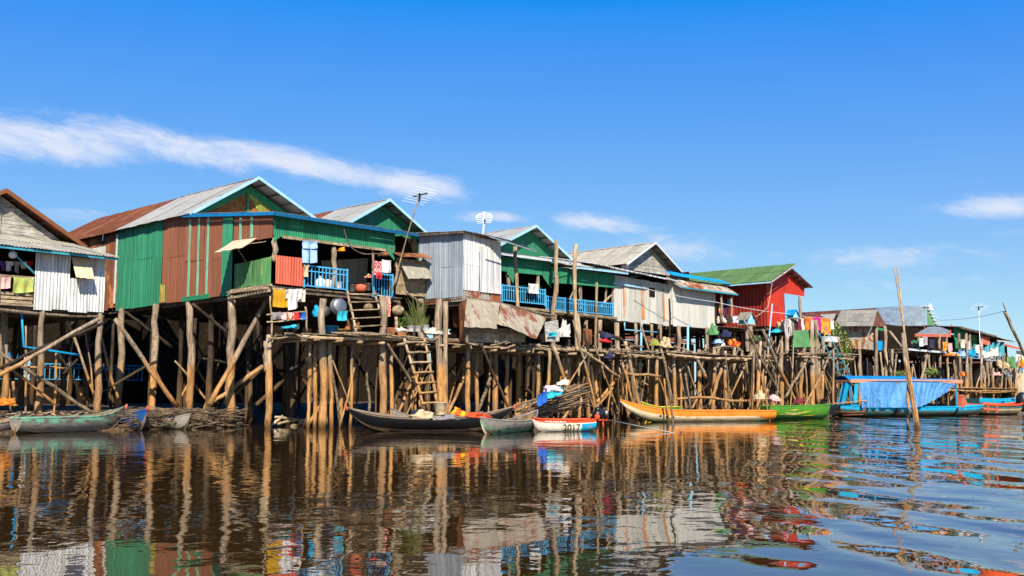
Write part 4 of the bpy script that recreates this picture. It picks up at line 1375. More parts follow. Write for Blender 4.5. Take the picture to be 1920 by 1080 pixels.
d1 = deck('wooden_deck', 'wide deck of boards and sticks in front of the largest house and white shed', 28.0, 39.6, 38.4, 41.3, 4.42, [(605, 560, 603, 800, 39.4, 8), (617, 632, 622, 803, 39.2, 4.5), (592, 632, 590, 800, 39.6, 4), (720, 555, 718, 790, 39.0, 7.5), (733, 640, 735, 785, 39.2, 4), (660, 640, 657, 805, 39.3, 3), (582, 632, 578, 800, 39.8, 4), (770, 640, 775, 775, 40.5, 4.5), (640, 640, 640, 790, 41.2, 4)], 3, 26)
deck('wooden_deck', 'deck of rough boards under the rusty sheet hut and green porch house', 38.6, 55, 37.2, 40.8, 4.25, [(1010, 648, 1008, 780, 38, 4), (1062, 650, 1058, 780, 38.3, 4), (1100, 650, 1104, 785, 38.2, 4)], 3, 16)
deck('wooden_deck', 'stick deck cluttered with belongings below the grey tin house', 55.3, 69.5, 36.8, 40.2, 4.35, [(1232, 655, 1230, 780, 37.4, 4), (1262, 660, 1266, 780, 37.4, 4), (1310, 655, 1312, 782, 37.6, 4.5), (1340, 655, 1336, 780, 37.4, 4), (1360, 658, 1362, 780, 37.2, 3.5)], 3, 16)
deck('wooden_deck', 'stick deck below the red house', 69.8, 79, 35.0, 38.0, 4.7, [(1425, 640, 1420, 785, 35.6, 4), (1465, 640, 1466, 785, 35.4, 4.5), (1523, 600, 1524, 775, 35.2, 5), (1534, 640, 1536, 775, 35.5, 4), (1545, 640, 1540, 775, 35.3, 3), (1500, 640, 1503, 780, 35.6, 4)], 3, 14)
deck('wooden_deck', 'low landing of sticks beneath the distant green house', 104, 150, 36.6, 39.5, 2.3, [(1778, 700, 1779, 765, 37, 2.5), (1813, 640, 1812, 770, 37, 2.8), (1841, 640, 1839, 768, 37, 2.6), (1862, 690, 1862, 765, 37, 2.5), (1905, 690, 1906, 760, 37, 2.5)], 3, 16, cat='landing')


# ------------------------------------------------------------------ hut of rusty sheets
def rusty_hut():
    Y = 36.8
    h = thing('sheet_hut', 'lean-to hut of two big rust stained metal sheets above the deck edge', 'hut', (40.5, Y, 4.2))

    def P(x, y, Y):
        return aY(x, y, Y)
    part(h, 'sheet', M['rusty_sheet'], lambda mb: sheet_mesh(mb, (P(871, 613, Y-.5), P(932, 616, Y-.5), P(937, 568, Y+.6), P(876, 559, Y+.6)), .025, 12, 8, .04), False, 'smaller sheet with a few rust spots')
    part(h, 'sheet', M['rusty_sheet'], lambda mb: sheet_mesh(mb, (P(932, 607, Y-.55), P(1007, 635, Y-.6), P(1024, 596, Y+.5), P(940, 568, Y+.6)), .025, 12, 8, .05), False, 'larger sheet rusted through at its lower edge')
    plank_wall(h, P(878, 642, Y+.2), P(985, 642, Y+.2), P(985, 618, Y+.2), P(878, 612, Y+.2), 'tan_boards', pw=.28, label='board side wall')
    part(h, 'dark_side', M['rust_wall'], lambda mb: mb.quad(P(862, 640, Y+1.5), P(876, 640, Y+.2), P(876, 560, Y+.5), P(860, 570, Y+1.5)))

    def rf(mb):
        for i in range(9):
            a = P(875+i*2, 556+i*.6, Y+.7+i*.05)
            b = P(1010+i*4, 595+U(-4, 4), Y+.6+i*.05)
            mb.log(a, b, U(.03, .06), 6, .02)
    part(h, 'roof_poles', M['deck'], rf, True)
    part(h, 'back_wall', M['shade_black'], lambda mb: mb.quad(P(865, 640, Y+1.6), P(1030, 645, Y+1.6), P(1030, 590, Y+1.6), P(865, 570, Y+1.6)))
    part(h, 'prop', M['post'], lambda mb: mb.log(P(875, 645, Y), P(877, 605, Y-.2), .1), True)


rusty_hut()


# ------------------------------------------------------------------ boats
M['boat_black'] = m_paint('tarred boat planks', (.0075, .0075, .0085), .10, (.20, .17, .13), .55, .1)
M['boat_rim'] = m_paint('boat rim wood', (.22, .165, .11), .2, (.08, .06, .045), .8)
M['boat_inner'] = m_wood('boat inside', (.16, .10, .055), (.34, .24, .14), scale=(3, 3, 3))
M['boat_green'] = m_paint('worn green boat paint', rgb(120, 180, 146), .56, (.14, .115, .09), .6, .1, 1.3)
M['boat_grey'] = m_paint('bare grey boat planks', (.26, .23, .19), .35, (.09, .075, .06), .8)
M['boat_blue'] = m_paint('worn blue boat paint', rgb(38, 98, 170), .32, (.42, .40, .38), .6, .1, 2)
M['boat_red'] = m_paint('orange red boat paint', rgb(214, 82, 40), .12, (.3, .2, .12), .5)
M['boat_white'] = m_paint('white boat paint', rgb(232, 222, 200), .26, (.4, .36, .28), .5)
M['boat_orange'] = m_paint('orange boat paint', rgb(228, 136, 46), .26, (.5, .35, .16), .45)
M['boat_cream'] = m_paint('cream boat paint', rgb(236, 212, 170), .36, (.42, .27, .12), .5, .1, 1.2)
M['boat_lime'] = m_paint('bright green boat paint', rgb(78, 140, 44), .24, (.2, .2, .1), .45)
M['boat_yellow'] = m_paint('yellow boat paint', rgb(226, 200, 60), .12, (.2, .3, .1), .45)
M['boat_dkgreen'] = m_paint('dark green boat paint', (.03, .13, .03), .1, (.1, .1, .05), .5)
M['boat_teal'] = m_paint('sky blue boat paint', rgb(28, 164, 206), .12, (.2, .22, .2), .5)
M['boat_turq'] = m_paint('dirty turquoise hull', rgb(56, 116, 114), .56, (.09, .08, .06), .6, .1, 1.1)
M['boat_salmon'] = m_paint('salmon brown painted pole', rgb(206, 146, 112), .15, (.3, .18, .1))
M['boat_mud'] = m_paint('muddy hull', rgb(96, 88, 66), .35, (.05, .042, .03), .7, .1)


def boat(name, label, bow, stern, beam, fb, br, sr, mats, bands, cat='boat', group=None, transom=0.0, pw=2.4, draft=.15, inner=2, rim=None, bench=3, tip=None, n=26, rimw=.06, flare=2.4, kexp=9):
    """bow, stern: the two ends on the water; bands: (share of the side's height, material) from the rim down"""
    bow, stern = V((bow[0], bow[1], 0)), V((stern[0], stern[1], 0))
    d = (bow-stern)
    L = d.length
    d.normalize()
    sdv = V((d.y, -d.x, 0))
    t = thing(name, label, cat, (bow+stern)/2, group)
    m_ = 10

    def sec(s):
        e = 2*s-1
        if transom and e < 0:
            w = beam/2*(1-(1-transom)*abs(e)**2.2)
        else:
            w = beam/2*max(.03, 1-abs(e)**pw)
        sh = fb + (br*max(0, e)**2.6 if e > 0 else sr*max(0, -e)**2.6)
        ke = -draft + (sh+draft-.1)*(max(0, e)**kexp if e > 0 else (max(0, -e)**kexp if not transom else .25*max(0, -e)**4))
        return w, sh, ke

    def pt(s, tt, side, inset=0.0):
        w, sh, ke = sec(s)
        w = max(.012, w-inset)
        ke = min(ke+inset, sh-.02)
        rake = (sh-(sh-(sh-ke)*tt))*0
        y = w*(1-tt**flare)
        z = sh-(sh-ke)*tt
        return stern + d*(s*L+rake) + sdv*(y*side) + V((0, 0, z))

    def mat_at(tt):
        for (q, mi) in bands:
            if tt <= q+1e-6:
                return mi
        return bands[-1][1]

    def hull(mb):
        for sd_ in (1, -1):
            base = len(mb.v)
            for i in range(n+1):
                for j in range(m_+1):
                    mb.v.append(pt(i/n, j/m_, sd_)+V((0, 0, U(-.006, .006))))
            for i in range(n):
                for j in range(m_):
                    a = base+i*(m_+1)+j
                    f = (a, a+1, a+m_+2, a+m_+1)
                    mb.face(f if sd_ > 0 else tuple(reversed(f)), mat_at((j+.5)/m_))
            base = len(mb.v)
            for i in range(n+1):
                for j in range(m_+1):
                    mb.v.append(pt(i/n, j/m_, sd_, .05))
            for i in range(n):
                for j in range(m_):
                    a = base+i*(m_+1)+j
                    mb.face((a, a+m_+1, a+m_+2, a+1), inner)
        if transom:
            mb.poly([pt(0, j/m_, 1) for j in range(m_+1)]+[pt(0, j/m_, -1) for j in reversed(range(m_+1))], mat_at(.4))
    part(t, 'hull', [M[q] for q in mats], hull)

    def rimf(mb):
        for sd_ in (1, -1):
            pts = [pt(i/n, 0, sd_, .015)+V((0, 0, .01)) for i in range(n+1)]
            mb.tube(pts, rimw/2*1.2, 6)
    part(t, 'gunwale', M[rim or mats[0]], rimf, True)
    for i in range(bench):
        s = .22+.56*i/max(1, bench-1)
        w, sh, ke = sec(s)
        p = stern+d*(s*L)+V((0, 0, sh-.09))
        part(t, 'bench', M[mats[inner]], lambda mb: mb.beam(p-sdv*(w-.04), p+sdv*(w-.04), .26, .04))

    def fl(mb):
        for i in range(n-3):
            s0, s1 = (i+1.5)/n, (i+2.5)/n
            zz = lambda s: min(sec(s)[2]+.12, sec(s)[1]-.1)
            w0, w1 = sec(s0)[0]*.72, sec(s1)[0]*.72
            a, b = stern+d*(s0*L)+V((0, 0, zz(s0))), stern+d*(s1*L)+V((0, 0, zz(s1)))
            mb.quad(a-sdv*w0, b-sdv*w1, b+sdv*w1, a+sdv*w0)
    part(t, 'floor_boards', M[mats[inner]], fl)
    if tip:
        for which, mt in tip:
            s_ = 1.0 if which == 'bow' else 0.0
            e_ = .94 if which == 'bow' else .06
            part(t, 'stem_post' if which == 'bow' else 'stern_post', M[mt], lambda mb: mb.tube([pt(s_, .95, 1)+d*.02*(1 if s_ else -1), pt(s_, .4, 1)+d*.05*(1 if s_ else -1), pt(s_, 0, 1)+d*.1*(1 if s_ else -1)+V((0, 0, .12))], [.05, .07, .05], 6), True)
    t['L'] = L
    return t, pt, d, sdv


def wl(x, y):
    p = aZ(x, y, 0)
    return (p.x, p.y)


b0 = boat('canoe', 'grey weathered canoe at the left edge, only its raised tip showing', wl(38, 811), wl(-110, 816), 1.1, .42, .35, .35, ['boat_grey', 'boat_mud', 'boat_inner'], [(.6, 0), (1, 1)], rim='boat_rim')
b1 = boat('rowing_boat', 'long flat boat with peeling pale green paint moored by the left bank', wl(232, 806), wl(28, 813), 1.25, .62, .42, .0, ['boat_green', 'boat_grey', 'boat_inner', 'boat_mud'], [(.28, 0), (.75, 1), (1, 3)], transom=.7, rim='boat_green', tip=[('bow', 'coral_tin')], kexp=5)
b2 = boat('rowing_boat', 'bright blue boat with an orange red tip, behind the pale green boat', wl(275, 808), wl(170, 797), 1.1, .58, .4, .2, ['boat_blue', 'boat_grey', 'boat_inner'], [(.65, 0), (1, 1)], rim='boat_blue', tip=[('bow', 'boat_red')])
b3 = boat('canoe', 'bare grey canoe beside the brushwood on the left bank', wl(356, 805), wl(262, 803), 1.1, .5, .2, .2, ['boat_grey', 'boat_mud', 'boat_inner'], [(.7, 0), (1, 1)], rim='boat_grey')
b4 = boat('canoe', 'long black tarred canoe with upswept ends, laden with sacks, under the lower ladder', wl(962, 808), wl(652, 808), 1.45, .60, .46, .40, ['boat_black', 'boat_rim', 'boat_inner', 'boat_black', 'boat_grey'], [(.06, 1), (.66, 0), (.78, 1), (1, 0)], rim='boat_rim', tip=[('bow', 'boat_red'), ('stern', 'boat_red')], rimw=.08, bench=5, kexp=4.5)
b5 = boat('canoe', 'slim brown canoe moored behind the black canoe', wl(733, 803), wl(905, 801), 1.0, .45, .5, .3, ['boat_grey', 'boat_grey', 'boat_inner'], [(1, 0)], rim='boat_rim', bench=2)
b6 = boat('rowing_boat', 'worn grey-green boat between the black canoe and the red and white boat', wl(1008, 806), wl(900, 815), 1.2, .48, .42, .2, ['boat_green', 'boat_grey', 'boat_inner', 'boat_cream'], [(.5, 1), (.75, 0), (1, 3)], rim='boat_grey')


def boat_2017():
    t, pt, d, sd_ = boat('motor_boat', 'small white motor boat with a red top edge, blue stern and the number 2017', wl(998, 809), wl(1112, 808), 1.2, .50, .08, .02, ['boat_white', 'boat_red', 'boat_red'], [(.24, 1), (1, 0)], rim='boat_red', transom=.82, bench=2, pw=3, flare=5)
    # which side faces the river
    sgn = 1 if (sd_.y < 0) else -1

    def blue(mb):
        k = 6
        for i in range(k):
            for j in range(7):
                s0, s1 = .0+.25*i/k, .0+.25*(i+1)/k
                t0, t1 = .26+.074*j, .26+.074*(j+1)
                o = sd_*sgn*.012
                mb.quad(pt(s0, t0, sgn)+o, pt(s1, t0, sgn)+o, pt(s1, t1, sgn)+o, pt(s0, t1, sgn)+o)
    part(t, 'stern_panel', M['boat_teal'], blue)

    def emblem(mb):
        o = sd_*sgn*.02
        for (s, tt, ds, dt) in ((.10, .40, .012, .22), (.075, .40, .010, .16), (.125, .48, .010, .16), (.06, .55, .010, .14)):
            mb.quad(pt(s, tt, sgn)+o, pt(s+ds, tt+.03, sgn)+o, pt(s+ds+.012, tt+dt, sgn)+o, pt(s+.012, tt+dt-.03, sgn)+o)
    part(t, 'emblem', M['boat_red'], emblem)

    def dashes(mb):
        o = sd_*sgn*.045
        for i in range(9):
            s = .52+i*.036
            mb.quad(pt(s, .08, sgn)+o, pt(s+.024, .08, sgn)+o, pt(s+.024, .17, sgn)+o, pt(s, .17, sgn)+o)
    part(t, 'painted_marks', M['boat_white'], dashes)
    # the number
    cu = bpy.data.curves.new('registration_number', 'FONT')
    cu.body = '2017'
    cu.size = .40
    cu.extrude = .004
    cu.align_x = 'CENTER'
    cu.materials.append(M['shade_black'])
    tmp = bpy.data.objects.new('registration_number', cu)
    COL.objects.link(tmp)
    bpy.context.view_layer.update()
    me = bpy.data.meshes.new_from_object(tmp.evaluated_get(bpy.context.evaluated_depsgraph_get()))
    bpy.data.objects.remove(tmp)
    o = bpy.data.objects.new('registration_number', me)
    COL.objects.link(o)
    o.parent = t
    p = pt(.42, .70, sgn)+sd_*sgn*.12
    q0, q1 = pt(.55, .6, sgn), pt(.30, .6, sgn)
    xa = (q1-q0).normalized()
    za = sd_*sgn
    ya = V((0, 0, 1))
    za = xa.cross(ya).normalized()
    o.rotation_euler = Matrix((xa, ya, za)).transposed().to_euler()
    o.location = p-wloc(t)
    # long tailed outboard motor
    c = aZ(1122, 806, 0)+V((0, 0, .75))
    mo = thing('outboard_motor', 'black outboard motor clamped behind the boat with the number 2017', 'motor', (c.x, c.y, 0))
    part(mo, 'engine_block', M['black'], lambda mb: (mb.hexa([(c.x-.2, c.y-.14, c.z+.1), (c.x+.14, c.y-.14, c.z+.1), (c.x+.14, c.y+.1, c.z+.1), (c.x-.2, c.y+.1, c.z+.1), (c.x-.12, c.y-.1, c.z+.3), (c.x+.05, c.y-.1, c.z+.26), (c.x+.05, c.y+.06, c.z+.26), (c.x-.12, c.y+.06, c.z+.3)]), mb.box(c.x-.25, c.x+.3, c.y-.16, c.y+.12, c.z-.2, c.z+.1), mb.box(c.x+.05, c.x+.2, c.y-.1, c.y+.1, c.z+.1, c.z+.24)), True)
    part(mo, 'fuel_tank', M['boat_red'], lambda mb: mb.lathe(c+V((-.35, -.2, -.28)), [(.05, 0), (.13, .03), (.13, .2), (.04, .25)], 10), True)
    part(mo, 'frame', M['boat_red'], lambda mb: (mb.tube([c+V((-.55, 0, -.3)), c+V((0, -.1, -.3)), c+V((.6, -.2, -.35))], .04), mb.tube([c+V((.2, -.1, -.35)), c+V((.25, -.1, -.75))], .04), mb.tube([c+V((.5, -.1, -.35)), c+V((.5, -.1, -.05))], .035)), True)
    part(mo, 'muffler', M['steel'], lambda mb: mb.lathe(c+V((.35, -.2, -.12)), [(.03, 0), (.1, .03), (.1, .22), (.03, .25)], 8), True)
    e = aZ(1275, 812, 0)+V((0, 0, -.05))
    part(mo, 'shaft', M['grey_tin'], lambda mb: mb.tube([c+V((.5, -.1, -.3)), e], .022), True)
    pr = part(mo, 'propeller', M['steel'], lambda mb: [mb.beam(e+V((0, -.02, 0)), e+V((0, .15*math.cos(a_), .15*math.sin(a_))), .08, .02) for a_ in (0, 2.1, 4.2)])


boat_2017()
b8 = boat('long_boat', 'long orange and cream boat with a green inside, moored below the grey house', wl(1163, 792), wl(1446, 789), 1.5, .64, .66, -.04, ['boat_orange', 'boat_cream', 'boat_dkgreen', 'boat_orange', 'boat_mud'], [(.42, 0), (.87, 1), (1, 4)], rim='boat_orange', kexp=3.4, transom=.75, bench=5, pw=2.2, rimw=.08, flare=4, n=34)


def marks(bt, spots, mat, name, tt=.5, dt=.12):
    t, pt, d, sd_ = bt
    sgn = 1 if sd_.y < 0 else -1

    def f(mb):
        for s, ds in spots:
            o = sd_*sgn*.015
            mb.quad(pt(s, tt, sgn)+o, pt(s+ds, tt, sgn)+o, pt(s+ds, tt+dt, sgn)+o, pt(s, tt+dt, sgn)+o)
            mb.quad(pt(s+ds*.2, tt-.04, sgn)+o, pt(s+ds*.5, tt-.05, sgn)+o, pt(s+ds*.5, tt+dt+.04, sgn)+o, pt(s+ds*.2, tt+dt+.05, sgn)+o)
    part(t, name, M[mat], f)


marks(b8, [(.765, .014), (.725, .016), (.69, .012)], 'black', 'painted_marks', .45, .1)
_t, _pt, _d, _s = b8
_sg = 1 if _s.y < 0 else -1


def _stern(mb):
    for i in range(6):
        s0, s1 = .0+.14*i/6, .0+.14*(i+1)/6
        for j in range(5):
            a, b = .32+.11*j, .43+.11*j
            o = _s*_sg*.012
            if (i-.5) < 5-j*.9:
                mb.quad(_pt(s0, a, _sg)+o, _pt(s1, a, _sg)+o, _pt(s1, b, _sg)+o, _pt(s0, b, _sg)+o)


part(_t, 'stern_panel', M['boat_orange'], _stern)
b9 = boat('rowing_boat', 'small green and yellow boat peeping out behind the bow of the orange boat', wl(1204, 789), wl(1268, 787), 1.1, .82, .32, .0, ['boat_lime', 'boat_yellow', 'boat_dkgreen'], [(.4, 0), (1, 1)], rim='boat_yellow', transom=.7, bench=2)
b10 = boat('rowing_boat', 'bright green boat with yellow streaks, between the orange boat and the blue covered boat', wl(1558, 785), wl(1435, 786), 1.5, .85, .12, .0, ['boat_lime', 'boat_yellow', 'boat_dkgreen', 'boat_dkgreen'], [(.3, 0), (.55, 0), (1, 3)], rim='boat_lime', transom=.8, bench=2, pw=4, flare=3.5)


def flame(bt):
    t, pt, d, sd_ = bt
    sgn = 1 if sd_.y < 0 else -1

    def f(mb):
        o = sd_*sgn*.018
        for (s0, s1, t0, t1, lean) in ((.18, .62, .36, .47, .1), (.10, .50, .50, .58, .06), (.25, .42, .22, .28, .05), (.45, .70, .58, .63, .05)):
            mb.poly([pt(s0, (t0+t1)/2+lean*.5, sgn)+o, pt((s0+s1)/2, t0, sgn)+o, pt(s1, t0-lean*.4, sgn)+o, pt((s0+s1)/2+.03, t1, sgn)+o])
    part(t, 'painted_streaks', M['boat_yellow'], f)

    def w(mb):
        o = sd_*sgn*.026
        for (s0, s1, t0, t1) in ((.22, .5, .43, .48), (.2, .36, .53, .56)):
            mb.poly([pt(s0, (t0+t1)/2+.02, sgn)+o, pt((s0+s1)/2, t0, sgn)+o, pt(s1, t0-.02, sgn)+o, pt((s0+s1)/2, t1, sgn)+o])
    part(t, 'painted_flash', M['boat_white'], w)


flame(b10)


def blue_boat():
    t, pt, d, sd_ = boat('covered_boat', 'big turquoise boat with a flat canopy and a hanging blue tarpaulin', wl(1845, 779), wl(1562, 781), 2.6, .66, .1, .2, ['boat_teal', 'boat_turq', 'boat_inner', 'boat_mud'], [(.26, 0), (.72, 1), (1, 3)], rim='boat_teal', transom=.75, bench=0, pw=4.5, flare=4, rimw=.1, n=36)
    sgn = 1 if sd_.y < 0 else -1

    def ribs(mb, s):
        if True:
            for j in range(8):
                o = sd_*sgn*.02
                mb.quad(pt(s-j*.002, .1+.1*j, sgn)+o, pt(s+.02-j*.002, .1+.1*j, sgn)+o, pt(s+.018-j*.002, .2+.1*j, sgn)+o, pt(s-.002-j*.002, .2+.1*j, sgn)+o)
    part(t, 'dark_band', M['black'], lambda mb: ribs(mb, .33))
    part(t, 'dark_band', M['black'], lambda mb: ribs(mb, .73))
    w = 1.25
    A = lambda s, k, z: pt(s, 0, 1)*(.5+k/2)+pt(s, 0, -1)*(.5-k/2) + V((0, 0, z-pt(s, 0, 1).z))
    s0, s1 = .055, .775
    zt = 2.62
    for s in (.07, .4, .745):
        for k in (-.9, .9):
            part(t, 'canopy_post', M['pipe'], lambda mb: mb.beam(A(s, k, .45), A(s, k, zt), .09, .09))

    def roof(mb):
        for i in range(10):
            u0, u1 = s0+(s1-s0)*i/10, s0+(s1-s0)*(i+1)/10
            for j in range(4):
                k0, k1 = -1.12+2.24*j/4, -1.12+2.24*(j+1)/4
                zz = lambda k: zt+.16*(1-k*k)+(.22 if i < 6 else .04)*(1-abs(k)**4/1.6)
                mb.quad(A(u0, k0, zz(k0)), A(u1, k0, zz(k0)), A(u1, k1, zz(k1)), A(u0, k1, zz(k1)))
    part(t, 'canopy', M['blue_edge'], roof)
    part(t, 'canopy_edge', M['boat_salmon'], lambda mb: (mb.beam(A(s0, 1.14*sgn, zt-.02), A(s1, 1.14*sgn, zt-.04), .1, .26), mb.beam(A(s0, -1.14*sgn, zt-.02), A(s1, -1.14*sgn, zt-.04), .08, .2), mb.beam(A(s0, -1.1, zt-.02), A(s0, 1.1, zt-.02), .08, .16)))
    m, tt, p = new_mat('blue tarpaulin')
    nz = tt.noise(tt.pos((1, 1, .6)), 1.5, 4)
    tt.put(p.inputs['Base Color'], tt.mix(nz, rgb(44, 112, 178), rgb(96, 164, 216)))
    p.inputs['Roughness'].default_value = .6
    tt.put(p.inputs['Normal'], tt.bump(tt.noise(tt.pos((2.6, 2.6, .7)), 1.0, 3, .6, .8), 1.0, .25))
    M['tarp'] = m

    def tarp(mb):
        def fn(u, v_):
            s = .11+(.71-.11)*u
            low = .66 + (0 if u < .55 else 1.7*((u-.55)/.45)**1.6)
            top = zt-.1
            z = top-(top-low)*v_
            k = 1.08+.34*(abs(math.sin(u*34+v_*(1+7*u*u)+math.sin(u*9)*2.2))**.55-.6)*(.25+.75*v_)*(.4+.6*abs(math.sin(u*7+1))) + .10*v_
            # creases that fall towards the tied-up corner
            k += .05*math.sin(v_*3+u*11)
            return A(s, k*sgn, z)
        mb.grid(fn, 130, 22)
    part(t, 'tarpaulin', m, tarp, True)

    def endtarp(mb):
        mb.grid(lambda u, v_: A(.055-.035*v_+.006*math.sin(u*9), sgn*(.2+.9*u), zt-.15-v_*1.65), 12, 8)
        mb.grid(lambda u, v_: A(.085+u*.022-.012*v_, 1.06*sgn, zt-.15-v_*1.7), 6, 8)
    part(t, 'end_tarpaulin', M['boat_teal'], endtarp, True)
    # rudder frame at the stern
    part(t, 'rudder_frame', M['rust_edge'], lambda mb: (mb.tube([A(-.015, .6*sgn, .35), A(.06, 1.25*sgn, .3), A(.11, 1.6*sgn, .42)], .05), mb.tube([A(.11, 1.6*sgn, .2), A(.11, 1.6*sgn, .72)], .05), mb.tube([A(.0, 1.2*sgn, .12), A(.10, 1.6*sgn, .18)], .04)), True)
    part(t, 'boat_hook', M['pole'], lambda mb: mb.log(A(-.05, 1.2*sgn, .95), A(.14, 1.3*sgn, 1.15), .05), True)
    # things carried on the open foredeck
    q = A(.80, .2*sgn, .6)
    one_mb(lambda mb: mb.box(q.x-.5, q.x+.5, q.y-.4, q.y+.4, q.z, q.z+1.0), 'crate', M['tan_boards'], 'wooden crate on the blue covered boat, just beyond its tarpaulin', 'crate')
    q = A(.78, .75*sgn, .6)
    one_mb(lambda mb: (mb.box(q.x-.35, q.x+.35, q.y-.3, q.y+.3, q.z, q.z+.85), mb.box(q.x-.38, q.x+.38, q.y-.33, q.y+.33, q.z+.85, q.z+.95)), 'crate', M['orange_trim'], 'orange lidded box on the front of the blue covered boat', 'box')
    q = A(.86, .0*sgn, .6)
    one_mb(lambda mb: mb.grid(lambda u, v_: q+V(((u-.5)*2.4, (v_-.5)*1.2, .25*math.sin(u*3.1)*math.sin(v_*3.1)+.05*math.sin(u*19)*math.sin(v_*13))), 14, 8), 'net_heap', M['old_tin'], 'heap of pale nets on the bow of the blue covered boat', 'net')


blue_boat()
b12 = boat('motor_boat', 'distant flat boat with orange engine frame and turquoise rim, right of the blue boat', wl(1915, 777), wl(1826, 778), 2.0, .75, .2, .1, ['boat_turq', 'boat_cream', 'boat_inner', 'boat_mud'], [(.3, 0), (.7, 1), (1, 3)], rim='boat_red', transom=.8, bench=3, pw=4, rimw=.16)
b13 = boat('long_boat', 'distant turquoise boat lying behind the flat boat at far right', wl(1925, 769), wl(1825, 770), 2.0, 1.15, .2, .1, ['boat_turq', 'boat_teal', 'boat_inner'], [(.35, 1), (1, 0)], rim='boat_teal', transom=.8, bench=3, pw=4)
_t, _pt, _d, _s = b12
part(_t, 'engine_frame', M['orange_trim'], lambda mb: (mb.beam(_pt(.02, 0, 1)+V((0, 0, .1)), _pt(.28, 0, 1)+V((0, 0, .1)), .12, .14), mb.beam(_pt(.02, 0, 1)+V((0, 0, -.35)), _pt(.3, 0, 1)+V((0, 0, -.35)), .12, .12), mb.beam(_pt(.1, 0, 1)+V((0, -.03, .1)), _pt(.1, 0, 1)+V((0, -.03, -.6)), .12, .12), mb.beam(_pt(.26, 0, 1)+V((0, -.03, .1)), _pt(.26, 0, 1)+V((0, -.03, -.6)), .12, .12)))
c_ = aZ(1919, 777, 0)+V((0, 0, .7))
_m = thing('outboard_motor', 'dark motor on a boat stern cut off by the right edge', 'motor', (c_.x, c_.y, 0))
part(_m, 'engine_block', M['black'], lambda mb: (mb.lathe(c_+V((0, 0, -.5)), [(.2, 0), (.45, .2), (.55, .7), (.5, 1.3), (.2, 1.6)], 10)), True)
part(_m, 'shaft', M['black'], lambda mb: mb.tube([c_, c_+V((-.6, -.6, -1.0))], .08), True)


# ------------------------------------------------------------------ ladders
Yd = 39.2
ladder('ladder', aY(668, 622, 38.9), aY(651, 546, 40.6), aY(722, 618, 38.9), aY(702, 546, 40.6), 5, .07, 'tan_boards', 'wide plank steps leading from the deck up to the porch of the largest house', flat=True)
ladder('ladder', aY(796, 768, 37.8), aY(758, 634, 38.3), aY(822, 765, 37.8), aY(795, 634, 38.3), 7, .085, 'pole', 'round rung ladder leading from the black canoe up to the deck')
ladder('ladder', aY(1580, 712, 33.5), aY(1534, 622, 35), aY(1598, 710, 33.5), aY(1546, 612, 35), 8, .035, 'teal_edge', 'blue painted ladder slanting down beside the green screen and clothes line')
ladder('ladder', aY(1722, 672, 41), aY(1708, 640, 42), aY(1731, 672, 41), aY(1716, 640, 42), 5, .06, 'grey_boards', 'grey ladder under the low porch house with orange trim')
ladder('ladder', aY(1890, 708, 38.5), aY(1871, 682, 39.6), aY(1898, 706, 38.5), aY(1880, 680, 39.6), 6, .09, 'blue_grey_tin', 'slate blue stairs below the distant house with teal slats')


# ------------------------------------------------------------------ loose poles
def pole(x0, y0, x1, y1, Y0, rp, label, name='wooden_pole', cat='pole', mat='pole', Y1=None, group=None, wob=.012, sink=.4):
    a, b = aY(x0, y0, Y0), aY(x1, y1, Y1 if Y1 is not None else Y0)
    r = rp*mpp(a)
    b = b+(b-a).normalized()*sink
    mb = MB()
    mb.log(b, a, r, 7, wob, 8)
    o = one(mb, name, M[mat], label, cat, group, True)
    return o


# bare poles that rise above the porches
pole(966, 462, 972, 652, 38.2, 4.2, 'stout pale post standing in front of the gap between white shed and green porch')
pole(1043, 450, 1036, 592, 39.8, 4.6, 'crooked bare post rising past the roof edge of the green porch house', wob=.04)
pole(1079, 458, 1080, 780, 39.4, 4.4, 'tall straight post rising highest beside the blue railing')
pole(1119, 530, 1118, 790, 38.8, 3.2, 'thin pole standing before the right part of the blue railing')
# the cluster of tall stakes standing in the river at right
g = 'stakes standing in the river in front of the blue covered boat'
pole(1677, 503, 1724, 812, 19.6, 1.5, 'long thin stake, left one of the two tall tips rising into the sky', Y1=18.2, group=g)
pole(1683, 500, 1716, 815, 20.2, 1.7, 'long thin stake, right one of the two tall tips rising into the sky', Y1=18.8, group=g)
pole(1692, 625, 1722, 812, 19.4, 4.4, 'thick brown stake of the cluster standing before the blue tarpaulin', mat='post', Y1=18.4, group=g, wob=.02)
pole(1700, 700, 1704, 812, 19.6, 3.0, 'short upright stake beside the thick leaning stake before the blue tarpaulin', Y1=18.9, group=g)
pole(1880, 566, 1899, 622, 29.9, 1.2, 'thin upper spar lashed to the thick leaning pole at the right edge', 'mast', 'pole', 'tan_boards')
pole(1884, 585, 1934, 695, 30, 3.4, 'thick pole leaning out of the picture at the right edge', 'mast', 'pole', 'tan_boards', wob=.003)

